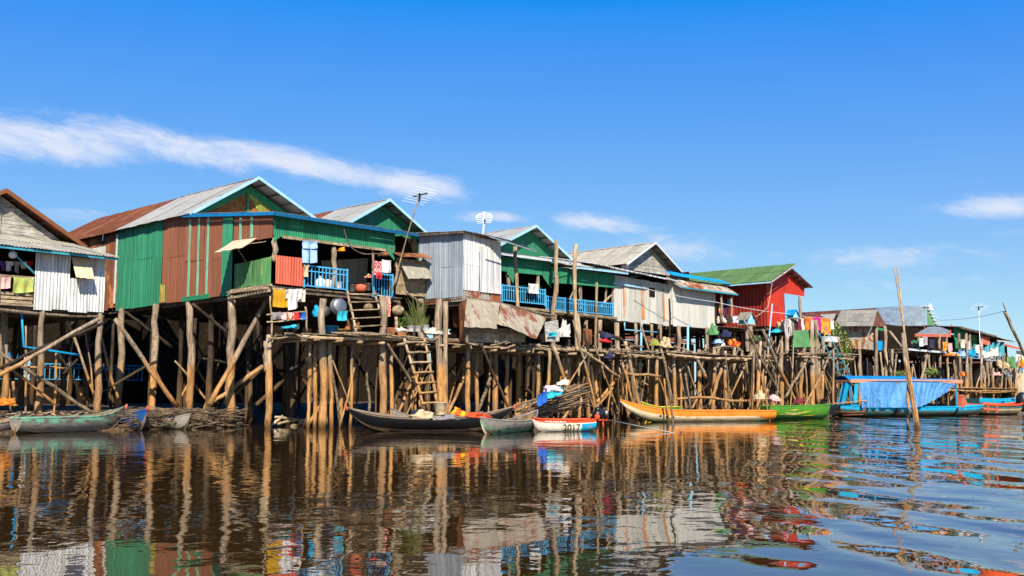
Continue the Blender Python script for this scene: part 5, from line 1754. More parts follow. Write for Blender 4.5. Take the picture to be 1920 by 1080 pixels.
# bamboo leaning and standing in the thicket: one source, then individual copies
ZONES = [
    ('bamboo pole among the stilts under the plank house and largest house at left', 'bamboo poles under the left houses', [
        (0, 662, 175, 775, 47, 4), (0, 690, 180, 612, 46.8, 3.6), (185, 598, 0, 702, 46, 4.2), (20, 690, 95, 752, 47.5, 3), (48, 610, 48, 765, 48.6, 2), (105, 662, 102, 765, 47.5, 2.4), (124, 598, 180, 745, 49, 3), (215, 600, 130, 690, 50, 2.5), (190, 735, 282, 684, 49, 3), (40, 688, 105, 690, 49, 2.5), (24, 715, 26, 745, 47, 3), (6, 560, 4, 690, 49.5, 4)]),
    ('slim crooked pole among the stilts below the deck of the white shed', 'slim poles below the deck', [
        (605, 800, 622, 640, 39.5, 3), (620, 690, 640, 800, 39.8, 3), (500, 640, 502, 680, 41.3, 7), (742, 790, 770, 720, 40, 3), (725, 640, 770, 715, 38.6, 3), (575, 800, 600, 765, 40, 4.5), (800, 665, 822, 640, 39.5, 4), (790, 690, 785, 780, 39.8, 2.5), (860, 640, 905, 560, 39.5, 2.6)]),
    ('thin pole among the stilts below the rusty sheet hut', 'thin poles below the rusty sheet hut', [
        (902, 645, 955, 770, 37, 2.8), (895, 775, 915, 720, 38, 3.5), (1036, 645, 1082, 780, 36.6, 4), (1032, 655, 1018, 790, 36.9, 4), (980, 725, 1010, 745, 39, 3.5), (1050, 780, 1066, 760, 38, 3.4), (1095, 620, 1120, 790, 37.5, 3.2), (1093, 720, 1120, 780, 37.2, 2.4), (985, 690, 1005, 670, 41, 4)]),
    ('thin pole among the tangle of stilts below the grey tin house', 'thin poles below the grey tin house', []),
    ('thin pole among the tangle of stilts below the red house', 'thin poles below the red house', []),
    ('stick among the stilts below the patchwork house', 'sticks below the patchwork house', []),
    ('stick among the stilts beneath the distant porches at right', 'sticks beneath the distant porches', []),
]
rs = random.Random(5)
for i in range(84):
    x = rs.uniform(1075, 1420)
    tall = rs.random()
    y0 = 660+rs.uniform(-25, 40) if tall > .3 else rs.uniform(690, 730)
    lean = rs.gauss(0, 14) if rs.random() < .65 else rs.uniform(-70, 70)
    ZONES[3][2].append((x, y0, x+lean, rs.uniform(765, 792), rs.uniform(36.2, 42.5), rs.uniform(1.0, 2.6)))
ZONES[3][2].extend([(1172, 640, 1200, 765, 37, 4), (1180, 650, 1190, 765, 37, 3), (1165, 680, 1192, 765, 36.6, 3), (1135, 670, 1195, 760, 37.5, 3.5), (1120, 755, 1175, 690, 37.8, 3.5), (1240, 655, 1258, 745, 37, 3), (1300, 660, 1320, 700, 37, 4), (1330, 760, 1350, 700, 37, 3.6), (1255, 560, 1253, 660, 38.5, 2.2), (1285, 700, 1300, 800, 33, 2), (1250, 700, 1263, 800, 33, 1.8), (1245, 710, 1256, 802, 33.2, 1.8), (1075, 600, 1120, 780, 36.6, 2.6), (1104, 640, 1100, 740, 37, 2.4), (1270, 748, 1420, 750, 36.4, 3), (1170, 700, 1230, 705, 37, 3), (1125, 622, 1190, 650, 38, 4), (1200, 602, 1260, 780, 38, 2.2), (1090, 655, 1150, 700, 37, 3)])
for i in range(58):
    x = rs.uniform(1405, 1580)
    y0 = rs.uniform(625, 700)
    lean = rs.gauss(0, 12) if rs.random() < .55 else rs.uniform(-75, 75)
    ZONES[4][2].append((x, y0, x+lean, rs.uniform(755, 778), rs.uniform(34.6, 40), rs.uniform(.9, 2.3)))
ZONES[4][2].extend([(1402, 620, 1470, 755, 35.4, 2.8), (1430, 618, 1492, 755, 35.2, 3.4), (1474, 745, 1510, 680, 35, 3), (1434, 705, 1445, 805, 30.5, 1.6), (1530, 600, 1534, 750, 35.2, 4.4), (1525, 640, 1523, 750, 35.3, 4), (1562, 655, 1563, 775, 33.5, 2.2), (1410, 640, 1440, 760, 35.5, 2), (1395, 600, 1480, 740, 36, 2)])
for i in range(9):
    x = rs.uniform(1580, 1720)
    ZONES[5][2].append((x, rs.uniform(655, 690), x+rs.gauss(0, 12), rs.uniform(740, 765), rs.uniform(37.5, 42), rs.uniform(1.2, 2.4)))
ZONES[5][2].extend([(1655, 655, 1668, 705, 38, 2), (1665, 655, 1676, 705, 38, 2), (1650, 660, 1655, 705, 38, 2)])
for i in range(20):
    x = rs.uniform(1725, 1915)
    y0 = rs.uniform(660, 715)
    ZONES[6][2].append((x, y0, x+rs.gauss(0, 8), rs.uniform(735, 765), rs.uniform(36.8, 42), rs.uniform(.9, 2.0)))
for i in range(12):
    x = rs.uniform(0, 430)
    ZONES[0][2].append((x, rs.uniform(585, 690), x+rs.uniform(-80, 80), rs.uniform(730, 765), rs.uniform(49, 54), rs.uniform(1.4, 2.8)))
for i in range(24):
    x = rs.uniform(510, 860)
    ZONES[1][2].append((x, rs.uniform(638, 700), x+(rs.uniform(-60, 60) if rs.random() < .5 else rs.gauss(0, 6)), rs.uniform(770, 795), rs.uniform(39, 43), rs.uniform(1.2, 2.8)))
for i in range(24):
    x = rs.uniform(870, 1090)
    ZONES[2][2].append((x, rs.uniform(648, 710), x+(rs.uniform(-60, 60) if rs.random() < .5 else rs.gauss(0, 6)), rs.uniform(765, 790), rs.uniform(37.2, 42), rs.uniform(1.1, 2.6)))
for lab, grp, lst in ZONES:
    for q in lst:
        pole(*q, label=lab, name='bamboo_pole', group=grp, mat=rs.choice(('pole', 'post', 'post', 'dark_shade_post', 'deck')), wob=rs.uniform(.006, .03))


# ------------------------------------------------------------------ bundle of poles with washing on it
def bundle():
    t = thing('pole_bundle', 'big slanting bundle of thin bamboo poles behind the number 2017 boat', 'bundle', aZ(1045, 800, 0))
    for i in range(54):
        k, q = rs.uniform(0, 1), rs.uniform(0, 1)
        a = aY(rs.uniform(960, 1000), 752+38*k+rs.uniform(-4, 4), 34.2+q*1.6)
        b = aY(rs.uniform(1065, 1112), 716+46*k+rs.uniform(-5, 5), 34.4+q*1.6)
        part(t, 'pole', M[rs.choice(('pole', 'deck', 'deck', 'brush'))], lambda mb: mb.log(a, b, rs.uniform(.03, .055), 6, .01, 5), True)
    for q in ((985, 762, 1000, 800), (1090, 745, 1085, 790), (1065, 770, 1050, 795)):
        part(t, 'support', M['post'], lambda mb: mb.log(aY(q[2], q[3]+6, 34.6), aY(q[0], q[1], 34.8), .09), True)


bundle()


def heap(name, mat, x, y, Y, wpx, hpx, label, cat='cloth', depth=.6, group=None, lump=.5):
    c = aY(x, y, Y)
    k = mpp(c)
    ph = [U(0, 6) for _ in range(4)]

    def fn(u, v_):
        a, b = u*2*math.pi, v_*math.pi/2
        q = V((math.cos(a)*math.cos(b), math.sin(a)*math.cos(b), math.sin(b)))
        nn = mnoise.noise(q*1.5+V((ph[0], ph[1], ph[2])))*.55*(lump+.4)+mnoise.noise(q*4+V((ph[2], ph[0], ph[3])))*.35
        rr = 1+nn
        # the top is flattened and slumps to one side
        zz = q.z*(.8+nn*1.1)*hpx*k
        return c+V((q.x*wpx*k/2*rr+zz*.25*math.sin(ph[3]), q.y*depth*rr, zz))
    return one_mb(lambda mb: mb.grid(fn, 26, 12), name, mat, label, cat, group, True)


C = {}
C['pink'] = m_cloth('pink cloth', rgb(224, 176, 170))
C['pinkpale'] = m_cloth('pale pink cloth', rgb(232, 200, 204), (.75, .72, .72), 5)
C['yellowgreen'] = m_cloth('yellow patterned towel', rgb(198, 196, 90), rgb(150, 180, 110), 9)
C['sky'] = m_cloth('light blue cloth', rgb(158, 192, 232))
C['mustard'] = m_cloth('mustard cloth', rgb(214, 158, 12))
C['white'] = m_cloth('white cloth', rgb(226, 222, 216))
C['cream'] = m_cloth('cream cloth', rgb(222, 206, 180), (.62, .52, .42), 7)
C['plaid'] = m_cloth('red plaid cloth', rgb(206, 82, 82), rgb(226, 170, 170), 7, 'check')
C['red'] = m_cloth('red cloth', rgb(208, 36, 40))
C['magenta'] = m_cloth('magenta cloth', rgb(200, 16, 130))
C['orange'] = m_cloth('orange cloth', rgb(238, 140, 30), rgb(214, 40, 30), 2.6)
C['sun'] = m_cloth('yellow orange cloth', rgb(244, 172, 20), rgb(226, 80, 24), 3)
C['flower'] = m_cloth('red flowered cloth', rgb(216, 110, 90), rgb(238, 196, 170), 9)
C['purple'] = m_cloth('purple cloth', rgb(124, 70, 170))
C['navy'] = m_cloth('navy cloth', rgb(40, 46, 84))
C['grey'] = m_cloth('grey cloth', rgb(140, 134, 130))
C['black'] = m_cloth('black cloth', rgb(44, 42, 46))
C['blue'] = m_cloth('blue cloth', rgb(24, 96, 190))
C['aqua'] = m_cloth('aqua cloth', rgb(40, 180, 200))
C['maroon'] = m_cloth('maroon cloth', rgb(120, 30, 50))
C['stripe'] = m_cloth('striped cloth', rgb(224, 214, 214), rgb(90, 80, 90), 5, 'stripe')
C['beige'] = m_cloth('beige cloth', rgb(206, 180, 140))
C['sack'] = m_cloth('woven sack', rgb(216, 210, 200), rgb(180, 172, 160), 12)
C['plastic'] = m_paint('clear grey plastic', rgb(196, 198, 196), .1, rough=.3)

# clothes at the left house
for x0, x1, dp, mt, lb in ((0, 9, 16, 'purple', 'purple shirt'), (10, 25, 18, 'pinkpale', 'pink flowered shirt'), (27, 38, 22, 'stripe', 'pale striped shirt'), (38, 51, 14, 'cream', 'cream cloth'), (52, 62, 12, 'red', 'red shirt')):
    hang('hanging_shirt', C[mt], x0, 489, x1, 490, 48.6, dp, lb+' hanging in the dark gallery of the leftmost house', 'shirt', 'shirt', 2, 'washing in the left gallery')
hang('towel', C['pink'], 0, 518, 21, 519, 47.9, 22, 'pink cloth over the rail at the very left', 'towel', folds=2)
hang('towel', C['yellowgreen'], 25, 519, 63, 520, 47.9, 29, 'yellow and green patterned towel over the left gallery rail', 'towel', folds=2)

# big house
hang('hanging_trousers', C['sky'], 565, 450, 598, 452, 40.75, 42, 'light blue trousers hanging under the green fascia of the largest house', 'trousers', 'trousers', 2)
hang('hanging_cloth', C['beige'], 569, 496, 578, 496, 40.8, 22, 'small beige cloth tied at the left end of the blue railing', 'cloth', folds=1)
hang('hanging_cloth', C['mustard'], 511, 542, 541, 543, 40.6, 33, 'mustard yellow cloth hanging below the coral panel', 'cloth', folds=4)
hang('hanging_shirt', C['white'], 535, 542, 566, 541, 40.5, 38, 'white shirt hanging beside the mustard cloth', 'shirt', 'shirt', 3)
hang('hanging_shirt', C['cream'], 556, 544, 572, 543, 40.9, 22, 'small cream cloth half behind the white shirt', 'cloth', folds=2)
for x0, x1, mt, lb in ((511, 527, 'grey', 'grey cloth, first on the low rack below the mustard cloth'), (528, 540, 'pink', 'pink cloth, second on the low rack below the white shirt'), (541, 552, 'flower', 'flowered cloth in the middle of the low drying rack'), (552, 563, 'red', 'orange red cloth on the low drying rack'), (563, 573, 'blue', 'deep blue cloth at the right end of the low drying rack')):
    hang('drying_cloth', C[mt], x0, 585, x1, 584, 39.9, 14, lb, 'cloth', folds=1, group='cloths on the low drying rack')
_r = thing('drying_rack', 'low rack of sticks on the deck carrying small coloured cloths', 'rack', aY(540, 628, 39.9))
for q in ((500, 590, 576, 584), (500, 604, 576, 598)):
    part(_r, 'bar', M['pole'], lambda mb: mb.log(aY(q[0], q[1], 39.95), aY(q[2], q[3], 39.95), .04), True)
for q in ((507, 555, 509, 632), (573, 575, 576, 622)):
    part(_r, 'upright', M['pole'], lambda mb: mb.log(aY(q[2], q[3], 39.98), aY(q[0], q[1], 39.98), .05), True)
heap('cloth_heap', C['aqua'], 543, 616, 39.6, 20, 7, 'small aqua cloth lying on the deck edge under the drying rack')

# things hanging at the porch stairs
hang('hanging_cloth', C['plaid'], 701, 488, 716, 490, 40.4, 26, 'red plaid cloth over the right hand blue railing', 'cloth', folds=2)
hang('hanging_cloth', C['white'], 717, 486, 734, 488, 40.3, 24, 'white cloth beside the red plaid cloth', 'cloth', folds=1)
hang('hanging_cloth', C['red'], 705, 510, 716, 510, 40.2, 12, 'bright red cloth knotted on the right hand blue railing', 'cloth', folds=1)
heap('straw_hat', M['rust_wall'], 721, 480, 40.5, 17, 9, 'rust orange hat shape hung above the plaid cloth', 'hat', .3)
heap('orange_bundle', C['sun'], 640, 471, 41.0, 13, 8, 'small orange bundle hung at the porch post of the largest house', 'bundle', .2)
heap('orange_bundle', C['flower'], 691, 521, 41.5, 12, 8, 'orange brown bundle beside the top of the plank steps', 'bundle', .2)
hang('hanging_dress', C['flower'], 712, 553, 732, 556, 39.6, 36, 'red flowered dress hanging beside the plank steps', 'dress', folds=3)


def vessel(name, mat, x, y, Y, prof, label, cat, scale=1.0, axis=(0, 0, 1), group=None, n=16):
    c = aY(x, y, Y)
    return one_mb(lambda mb: mb.lathe(c, [(r*scale, h*scale) for r, h in prof], n, 0, axis), name, mat, label, cat, group, True)


POT = [(.12, 0), (.28, .1), (.33, .25), (.28, .4), (.18, .46), (.22, .5)]
TUB = [(.3, 0), (.42, .02), (.46, .34), (.5, .35), (.47, .36), (.42, .3), (.3, .05)]
BUCKET = [(.14, 0), (.15, .02), (.2, .36), (.22, .37), (.2, .38), (.17, .3), (.1, .05)]
BOTTLE = [(.1, 0), (.12, .03), (.12, .3), (.05, .38), (.04, .44)]
vessel('cooking_pot', M['steel'], 638, 573, 39.9, [(.02, -.05), (.3, -.04), (.37, .0), (.38, .28), (.42, .3), (.38, .31)], 'big round aluminium pot hung with its bottom outward beside the plank steps', 'pot', 1.0, (.15, 1, -.1), n=22)
vessel('basin', M['steel'], 612, 583, 40.6, [(.02, -.05), (.22, -.02), (.26, .1)], 'flat aluminium basin hung behind the tall front post of the deck', 'basin', 1.0, (.1, 1, 0))
hang('hanging_cloth', C['aqua'], 632, 583, 651, 582, 39.8, 18, 'aqua cloth hanging under the aluminium pot', 'cloth', folds=2)
heap('plastic_bag', M['boat_teal'], 595, 594, 40.4, 13, 22, 'blue plastic bag hung behind the front post of the deck', 'bag', .2)
vessel('washing_tub', M['navy_edge'], 619, 625, 39.6, TUB, 'dark grey-blue tub on the deck, left of the plank steps', 'tub', .95)
vessel('tray', M['gable_yellow'], 643, 621, 39.3, [(.2, 0), (.36, .05), (.38, .09), (.3, .06)], 'yellow-green tray at the deck edge below the plank steps', 'tray')
vessel('jar', M['orange_trim'], 676, 547, 41.2, [(.2, 0), (.3, .05), (.3, .33), (.24, .37), (.3, .4)], 'orange brass jar standing at the top of the plank steps', 'jar')
vessel('jar', M['steel'], 660, 547, 41.3, BUCKET, 'metal can beside the orange jar on the porch', 'can', 1.0)
vessel('kettle', M['steel'], 690, 545, 41.4, BUCKET, 'metal kettle right of the orange jar on the porch', 'kettle', 1.0)
vessel('plastic_canister', M['white'], 600, 541, 41.3, [(.2, 0), (.24, .04), (.24, .45), (.1, .55), (.08, .62)], 'white canister on the porch behind the blue railing', 'canister')
vessel('plastic_canister', C['cream'], 614, 541, 41.3, [(.2, 0), (.22, .04), (.22, .4), (.1, .46)], 'cream canister beside the white canister behind the blue railing', 'canister')
vessel('plastic_canister', M['white'], 635, 543, 41.3, BUCKET, 'small white bucket at the right end of the blue railing', 'bucket')
_p = vessel('clay_pot', M['tan_boards'], 746, 591, 39.5, POT, 'round clay pot on a short post right of the flowered dress', 'pot', 1.0)
pole(743, 594, 744, 625, 39.5, 3.6, 'short post carrying the round clay pot', mat='post', sink=0)
vessel('basket', M['tan_boards'], 690, 583, 40.8, POT, 'brown basket behind the plank steps', 'basket', .8)
heap('basket', M['rust_wall'], 660, 618, 40.5, 22, 26, 'brown heaped basket behind the foot of the plank steps', 'basket', .4)
one_mb(lambda mb: (mb.box(*sum([[p - .65, p+.65] for p in (aY(737, 615, 39.5).x,)], []), 39.2, 39.8, 4.45, 5.0),), 'planter_box', M['rust_wall'], 'reddish wooden planter box on the deck right of the plank steps', 'planter')
mb_ = MB()
leaves_mb(mb_, aY(757, 607, 39.5), .45, .3, .35, 150, .16)
one(mb_, 'green_plant', M['leaf'], 'low dark green plant beside the reddish planter box', 'plant')
# tall grass in white pots on the deck
for i, (x, y, lb) in enumerate(((770, 622, 'white pot with tufts of low grass, left of the tall grass'), (783, 622, 'white pot with the tallest grass tuft on the deck'), (797, 620, 'white pot right of the tallest grass tuft'))):
    c = aY(x, y, 38.9)
    t_ = thing('potted_plant', lb, 'potted plant', c)
    part(t_, 'pot', M['white'], lambda mb: mb.lathe(c, [(r_*1.1, h_*.75) for r_, h_ in BUCKET], 12), True)

    def gr(mb):
        for j in range((40, 110, 30)[i]):
            a_ = U(0, 6.28)
            L = U(.4, (1.0, 2.1, .9)[i])
            o = c+V((U(-.15, .15), U(-.12, .12), .25))
            e = o+V((math.cos(a_)*L*.35, math.sin(a_)*L*.3, L*U(.7, 1)))
            md = o.lerp(e, .6)+V((0, 0, L*.12))
            w = V((.018, .01, 0))
            mb.quad(o-w, o+w, md+w, md-w)
            mb.poly([md-w, md+w, e])
    part(t_, 'grass_blades', M['grass_leaf'], gr)
for i, (x, y, w_, h_, lb) in enumerate(((752, 622, 16, 9, 'small white sack at the deck edge below the clay pot'), (812, 627, 34, 13, 'larger white sack lying at the deck edge by the tall grass'), (832, 628, 18, 8, 'white sack at the right end of the deck, next to the larger one'))):
    heap('sack', C['sack'], x, y, 38.7, w_, h_, lb, 'sack', .4)
vessel('hanging_jar', M['rust_wall'], 856, 616, 39.5, [(.02, 0), (.18, .1), (.25, .5), (.12, .95), (.05, 1.05)], 'reddish long jar hung in the shade left of the rusty sheets', 'jar')

# load of the black canoe
heap('cloth_heap', C['beige'], 790, 784, 29.2, 50, 14, 'pale grey sacking heaped in the middle of the black canoe', 'sack', .35)
heap('cloth_heap', C['grey'], 832, 787, 29.0, 66, 12, 'grey plastic sheet lying in the black canoe beside the bucket', 'sheet', .4)
heap('cloth_heap', C['black'], 783, 780, 29.4, 26, 12, 'small dark checked cloth on the sacking in the black canoe', 'cloth', .3)
vessel('bucket', M['boat_cream'], 825, 778, 29.0, BUCKET, 'upturned cream bucket standing in the black canoe', 'bucket', 1.3)
heap('cloth_heap', C['sun'], 858, 780, 29.6, 34, 14, 'orange and yellow cloth behind the bucket in the black canoe', 'cloth', .3)
heap('cloth_heap', M['boat_red'], 895, 783, 29.4, 62, 10, 'long orange red mat folded in the right part of the black canoe', 'mat', .3)

# washing on the pole bundle
heap('cloth_heap', C['pinkpale'], 1034, 734, 33.9, 42, 14, 'pale pink cloth spread on the pole bundle', 'cloth', .35)
heap('cloth_heap', C['cream'], 1056, 722, 34.2, 22, 12, 'cream cloth on the top of the pole bundle', 'cloth', .3)
hang('hanging_cloth', C['blue'], 1008, 740, 1026, 730, 33.7, 22, 'bright blue cloth hanging from the pole bundle', 'cloth', folds=2)
hang('hanging_cloth', C['aqua'], 1026, 735, 1056, 724, 33.6, 13, 'aqua cloth between the blue and cream cloths on the pole bundle', 'cloth', folds=2)

# the deck beside the rusty hut
one_mb(lambda mb: sheet_mesh(mb, (aY(1024, 640, 37), aY(1049, 640, 37), aY(1046, 600, 37.3), aY(1022, 604, 37.3)), .04, 6, 6, .01), 'board', M['grey_boards'], 'pale board leaning at the right of the rusty sheets', 'board')
hang('hanging_cloth', C['aqua'], 1027, 622, 1043, 622, 36.85, 8, 'aqua strip of cloth on the pale leaning board', 'cloth', folds=1)
heap('plastic_bag', C['sack'], 1058, 632, 37.2, 20, 30, 'white sack standing right of the pale leaning board', 'sack', .35)
heap('plastic_bag', C['navy'], 1136, 634, 37.6, 18, 12, 'dark blue bundle on the deck under the blue railing', 'bundle', .35)
heap('plastic_bag', C['red'], 1134, 642, 37.3, 26, 7, 'flat red bag under the dark blue bundle', 'bag', .35)
heap('hanging_bag', C['navy'], 1141, 672, 37.2, 12, 15, 'dark purplish bag hung under the deck below the red bag', 'bag', .3)
hang('hanging_cloth', C['white'], 990, 531, 1009, 532, 40.6, 18, 'white cloth over the left part of the green porch house railing', 'cloth', folds=2)
one_mb(lambda mb: sheet_mesh(mb, (aY(1094, 646, 39), aY(1110, 646, 39), aY(1110, 618, 39), aY(1094, 616, 39)), .04, 4, 4, .01), 'board', M['rust_wall'], 'rust brown board standing under the blue railing', 'board')

# clutter below the grey house and the red house
for (x, y, w_, h_, mt, lb, cat) in ((1250, 652, 22, 16, C['beige'], 'tan heap of nets under the grey tin wall', 'net'), (1226, 648, 10, 14, M['gable_yellow'], 'green bag beside the heap of nets', 'bag'),
                                    (1337, 628, 10, 20, M['green_old'], 'green sack hung under the annex corner', 'sack'), (1376, 650, 13, 18, C['orange'], 'orange lantern shaped basket below the red house', 'basket'),
                                    (1350, 651, 20, 12, C['cream'], 'cream bundle in front of the orange basket', 'bundle'), (1346, 644, 20, 8, C['sky'], 'pale blue cloth beside the cream bundle', 'cloth'),
                                    (1362, 632, 9, 15, C['navy'], 'dark blue bag on the deck behind the orange basket', 'bag'), (1415, 640, 30, 12, M['leaf'], 'green nets lying on the deck below the red wall', 'net'),
                                    (1455, 624, 16, 8, C['aqua'], 'pale blue basket on the deck under the red house', 'basket'), (1466, 622, 12, 22, C['beige'], 'pale bag hung at the post under the red house', 'bag'),
                                    (1452, 752, 26, 12, C['pink'], 'pinkish bundle on the bank behind the green boat', 'bundle'), (1424, 748, 12, 14, C['beige'], 'tan bag beside the stern of the orange boat', 'bag'), (1500, 755, 30, 8, C['maroon'], 'dark red heap on the bank behind the green boat', 'heap')):
    heap('bundle' if cat in ('bundle', 'heap') else cat, mt, x, y, 37.2 if y < 700 else 33.5, w_, h_, lb, cat, .4)
for x0, x1, y, dp, mt, kd, lb in ((1338, 1349, 565, 42, 'black', 'trousers', 'black trousers hanging in the annex porch'), (1345, 1352, 570, 16, 'sun', 'towel', 'small orange cloth in the annex porch'), (1355, 1366, 563, 40, 'navy', 'trousers', 'dark trousers right of the middle post of the annex porch'), (1365, 1371, 560, 14, 'aqua', 'towel', 'small aqua cloth by the right post of the annex porch')):
    hang('hanging_cloth', C[mt], x0, y, x1, y+1, 40.6, dp, lb, 'cloth', kd, 2, 'washing in the annex porch')
for x, mt, lb in ((1352, 'cream', 'pale rolled bedding on the annex porch floor'), (1364, 'black', 'dark rolled bedding on the annex porch floor'), (1380, 'pinkpale', 'pinkish bundle outside the annex porch')):
    heap('bedding', C[mt], x, 606, 40.2, 12, 14, lb, 'bedding', .4)


# ------------------------------------------------------------------ spirit houses
def spirit_house(x, y, Y, s, label, roofmat, post_to):
    c = aY(x, y, Y)
    t = thing('spirit_house', label, 'spirit house', c)
    w, dpt, hh = .85*s, .6*s, .62*s
    part(t, 'wall', M['boat_teal'], lambda mb: mb.box(c.x-w, c.x+w, c.y-dpt, c.y+dpt, c.z, c.z+hh))
    part(t, 'gable', M['trim_blue'], lambda mb: (mb.hexa([(c.x+w+.003, c.y-dpt, c.z), (c.x+w+.03, c.y-dpt, c.z), (c.x+w+.03, c.y+dpt, c.z), (c.x+w+.003, c.y+dpt, c.z), (c.x+w+.003, c.y-dpt, c.z+hh), (c.x+w+.03, c.y-dpt, c.z+hh), (c.x+w+.03, c.y+dpt, c.z+hh), (c.x+w+.003, c.y+dpt, c.z+hh)]), mb.hexa([(c.x-w, c.y-dpt-.03, c.z), (c.x+w, c.y-dpt-.03, c.z), (c.x+w, c.y-dpt-.002, c.z), (c.x-w, c.y-dpt-.002, c.z), (c.x, c.y-dpt-.03, c.z+hh+w*.8), (c.x+.02, c.y-dpt-.03, c.z+hh+w*.8), (c.x+.02, c.y-dpt-.002, c.z+hh+w*.8), (c.x, c.y-dpt-.002, c.z+hh+w*.8)])))
    part(t, 'roof', M[roofmat], lambda mb: (mb.hexa([(c.x-w-.2, c.y-dpt-.1, c.z+hh-.12), (c.x, c.y-dpt-.1, c.z+hh+w*.85), (c.x, c.y+dpt+.1, c.z+hh+w*.85), (c.x-w-.2, c.y+dpt+.1, c.z+hh-.12), (c.x-w-.2, c.y-dpt-.1, c.z+hh-.06), (c.x, c.y-dpt-.1, c.z+hh+w*.85+.07), (c.x, c.y+dpt+.1, c.z+hh+w*.85+.07), (c.x-w-.2, c.y+dpt+.1, c.z+hh-.06)]), mb.hexa([(c.x+.003, c.y-dpt-.1, c.z+hh+w*.85), (c.x+w+.2, c.y-dpt-.1, c.z+hh-.12), (c.x+w+.2, c.y+dpt+.1, c.z+hh-.12), (c.x+.003, c.y+dpt+.1, c.z+hh+w*.85), (c.x+.003, c.y-dpt-.1, c.z+hh+w*.85+.07), (c.x+w+.2, c.y-dpt-.1, c.z+hh-.06), (c.x+w+.2, c.y+dpt+.1, c.z+hh-.06), (c.x+.003, c.y+dpt+.1, c.z+hh+w*.85+.07)])))
    part(t, 'stand', M['post'], lambda mb: (mb.box(c.x-w-.1, c.x+w+.1, c.y-dpt-.06, c.y+dpt+.06, c.z-.08, c.z-.003), mb.log((c.x, c.y, post_to), (c.x, c.y, c.z-.08), .13, 7)))


spirit_house(1400, 608, 36.6, .6, 'small pale blue spirit house with a rusty roof, in front of the red house', 'patch', 4.7)
spirit_house(1486, 596, 36.0, .42, 'small bright blue spirit house behind the washing line right of the red house', 'blue_roof', 4.7)


# ------------------------------------------------------------------ green screen, washing line right of the red house
one_mb(lambda mb: mb.tin(aY(1484, 650, 35.2), aY(1532, 650, 35.2), aY(1536, 618, 35.6), aY(1490, 619, 35.6), sw=1.3, jit=.1), 'screen', M['green_old'], 'worn dark green metal screen below the bright washing line', 'screen')
for x0, x1, y, dp, mt, kd, lb in ((1470, 1479, 598, 34, 'stripe', 'shirt', 'striped shirt at the left of the washing line by the red house'), (1477, 1485, 597, 32, 'white', 'trousers', 'white trousers on the washing line by the red house'), (1484, 1494, 598, 36, 'black', 'trousers', 'black trousers on the washing line by the red house'),
                                  (1495, 1501, 597, 28, 'maroon', 'towel', 'narrow maroon cloth on the washing line'), (1500, 1508, 596, 24, 'cream', 'shirt', 'cream shirt beside the porch post of the red house'), (1508, 1524, 594, 24, 'orange', 'towel', 'red and orange sarong left of the magenta cloth'), (1524, 1538, 593, 27, 'magenta', 'towel', 'plain magenta cloth on the washing line'), (1539, 1557, 596, 30, 'sun', 'towel', 'yellow and orange sarong right of the magenta cloth'), (1556, 1563, 600, 16, 'white', 'towel', 'small white cloth at the right end of the washing line')):
    hang('hanging_cloth', C[mt], x0, y, x1, y+1, 36.0, dp, lb, 'cloth', kd, 2, 'washing line right of the red house')
for x, y, z_, n_, lb in ((1561, 622, .9, 320, 'leafy green plant in a white trough beside the washing line'), (1583, 655, 1.5, 520, 'hanging green creeper beside the blue ladder')):
    c = aY(x, y, 37.5)
    mb_ = MB()
    leaves_mb(mb_, c, .95 if n_ < 400 else 1.0, .7, z_, n_, .26)
    for _ in range(6):
        mb_.log(c+V((U(-.3, .3), 0, -z_-.3)), c+V((U(-.6, .6), U(-.3, .3), z_*.6)), .025, 5, .03, 4)
    one(mb_, 'green_plant', M['leaf_pale'], lb, 'plant')
one_mb(lambda mb: (mb.box(aY(1553, 640, 37).x, aY(1572, 640, 37).x, 36.9, 37.5, aY(1560, 641, 37).z, aY(1560, 631, 37).z)), 'planter_box', M['white'], 'white trough under the leafy plant by the washing line', 'planter')
for x, y, lb in ((1745, 698, 'green leafy clump on the bank above the blue boat canopy'), (1686, 703, 'pale green plants behind the stakes in the river')):
    mb_ = MB()
    leaves_mb(mb_, aY(x, y, 40), 1.2, .8, .35, 200, .3)
    one(mb_, 'green_plant', M['leaf_pale'], lb, 'plant')

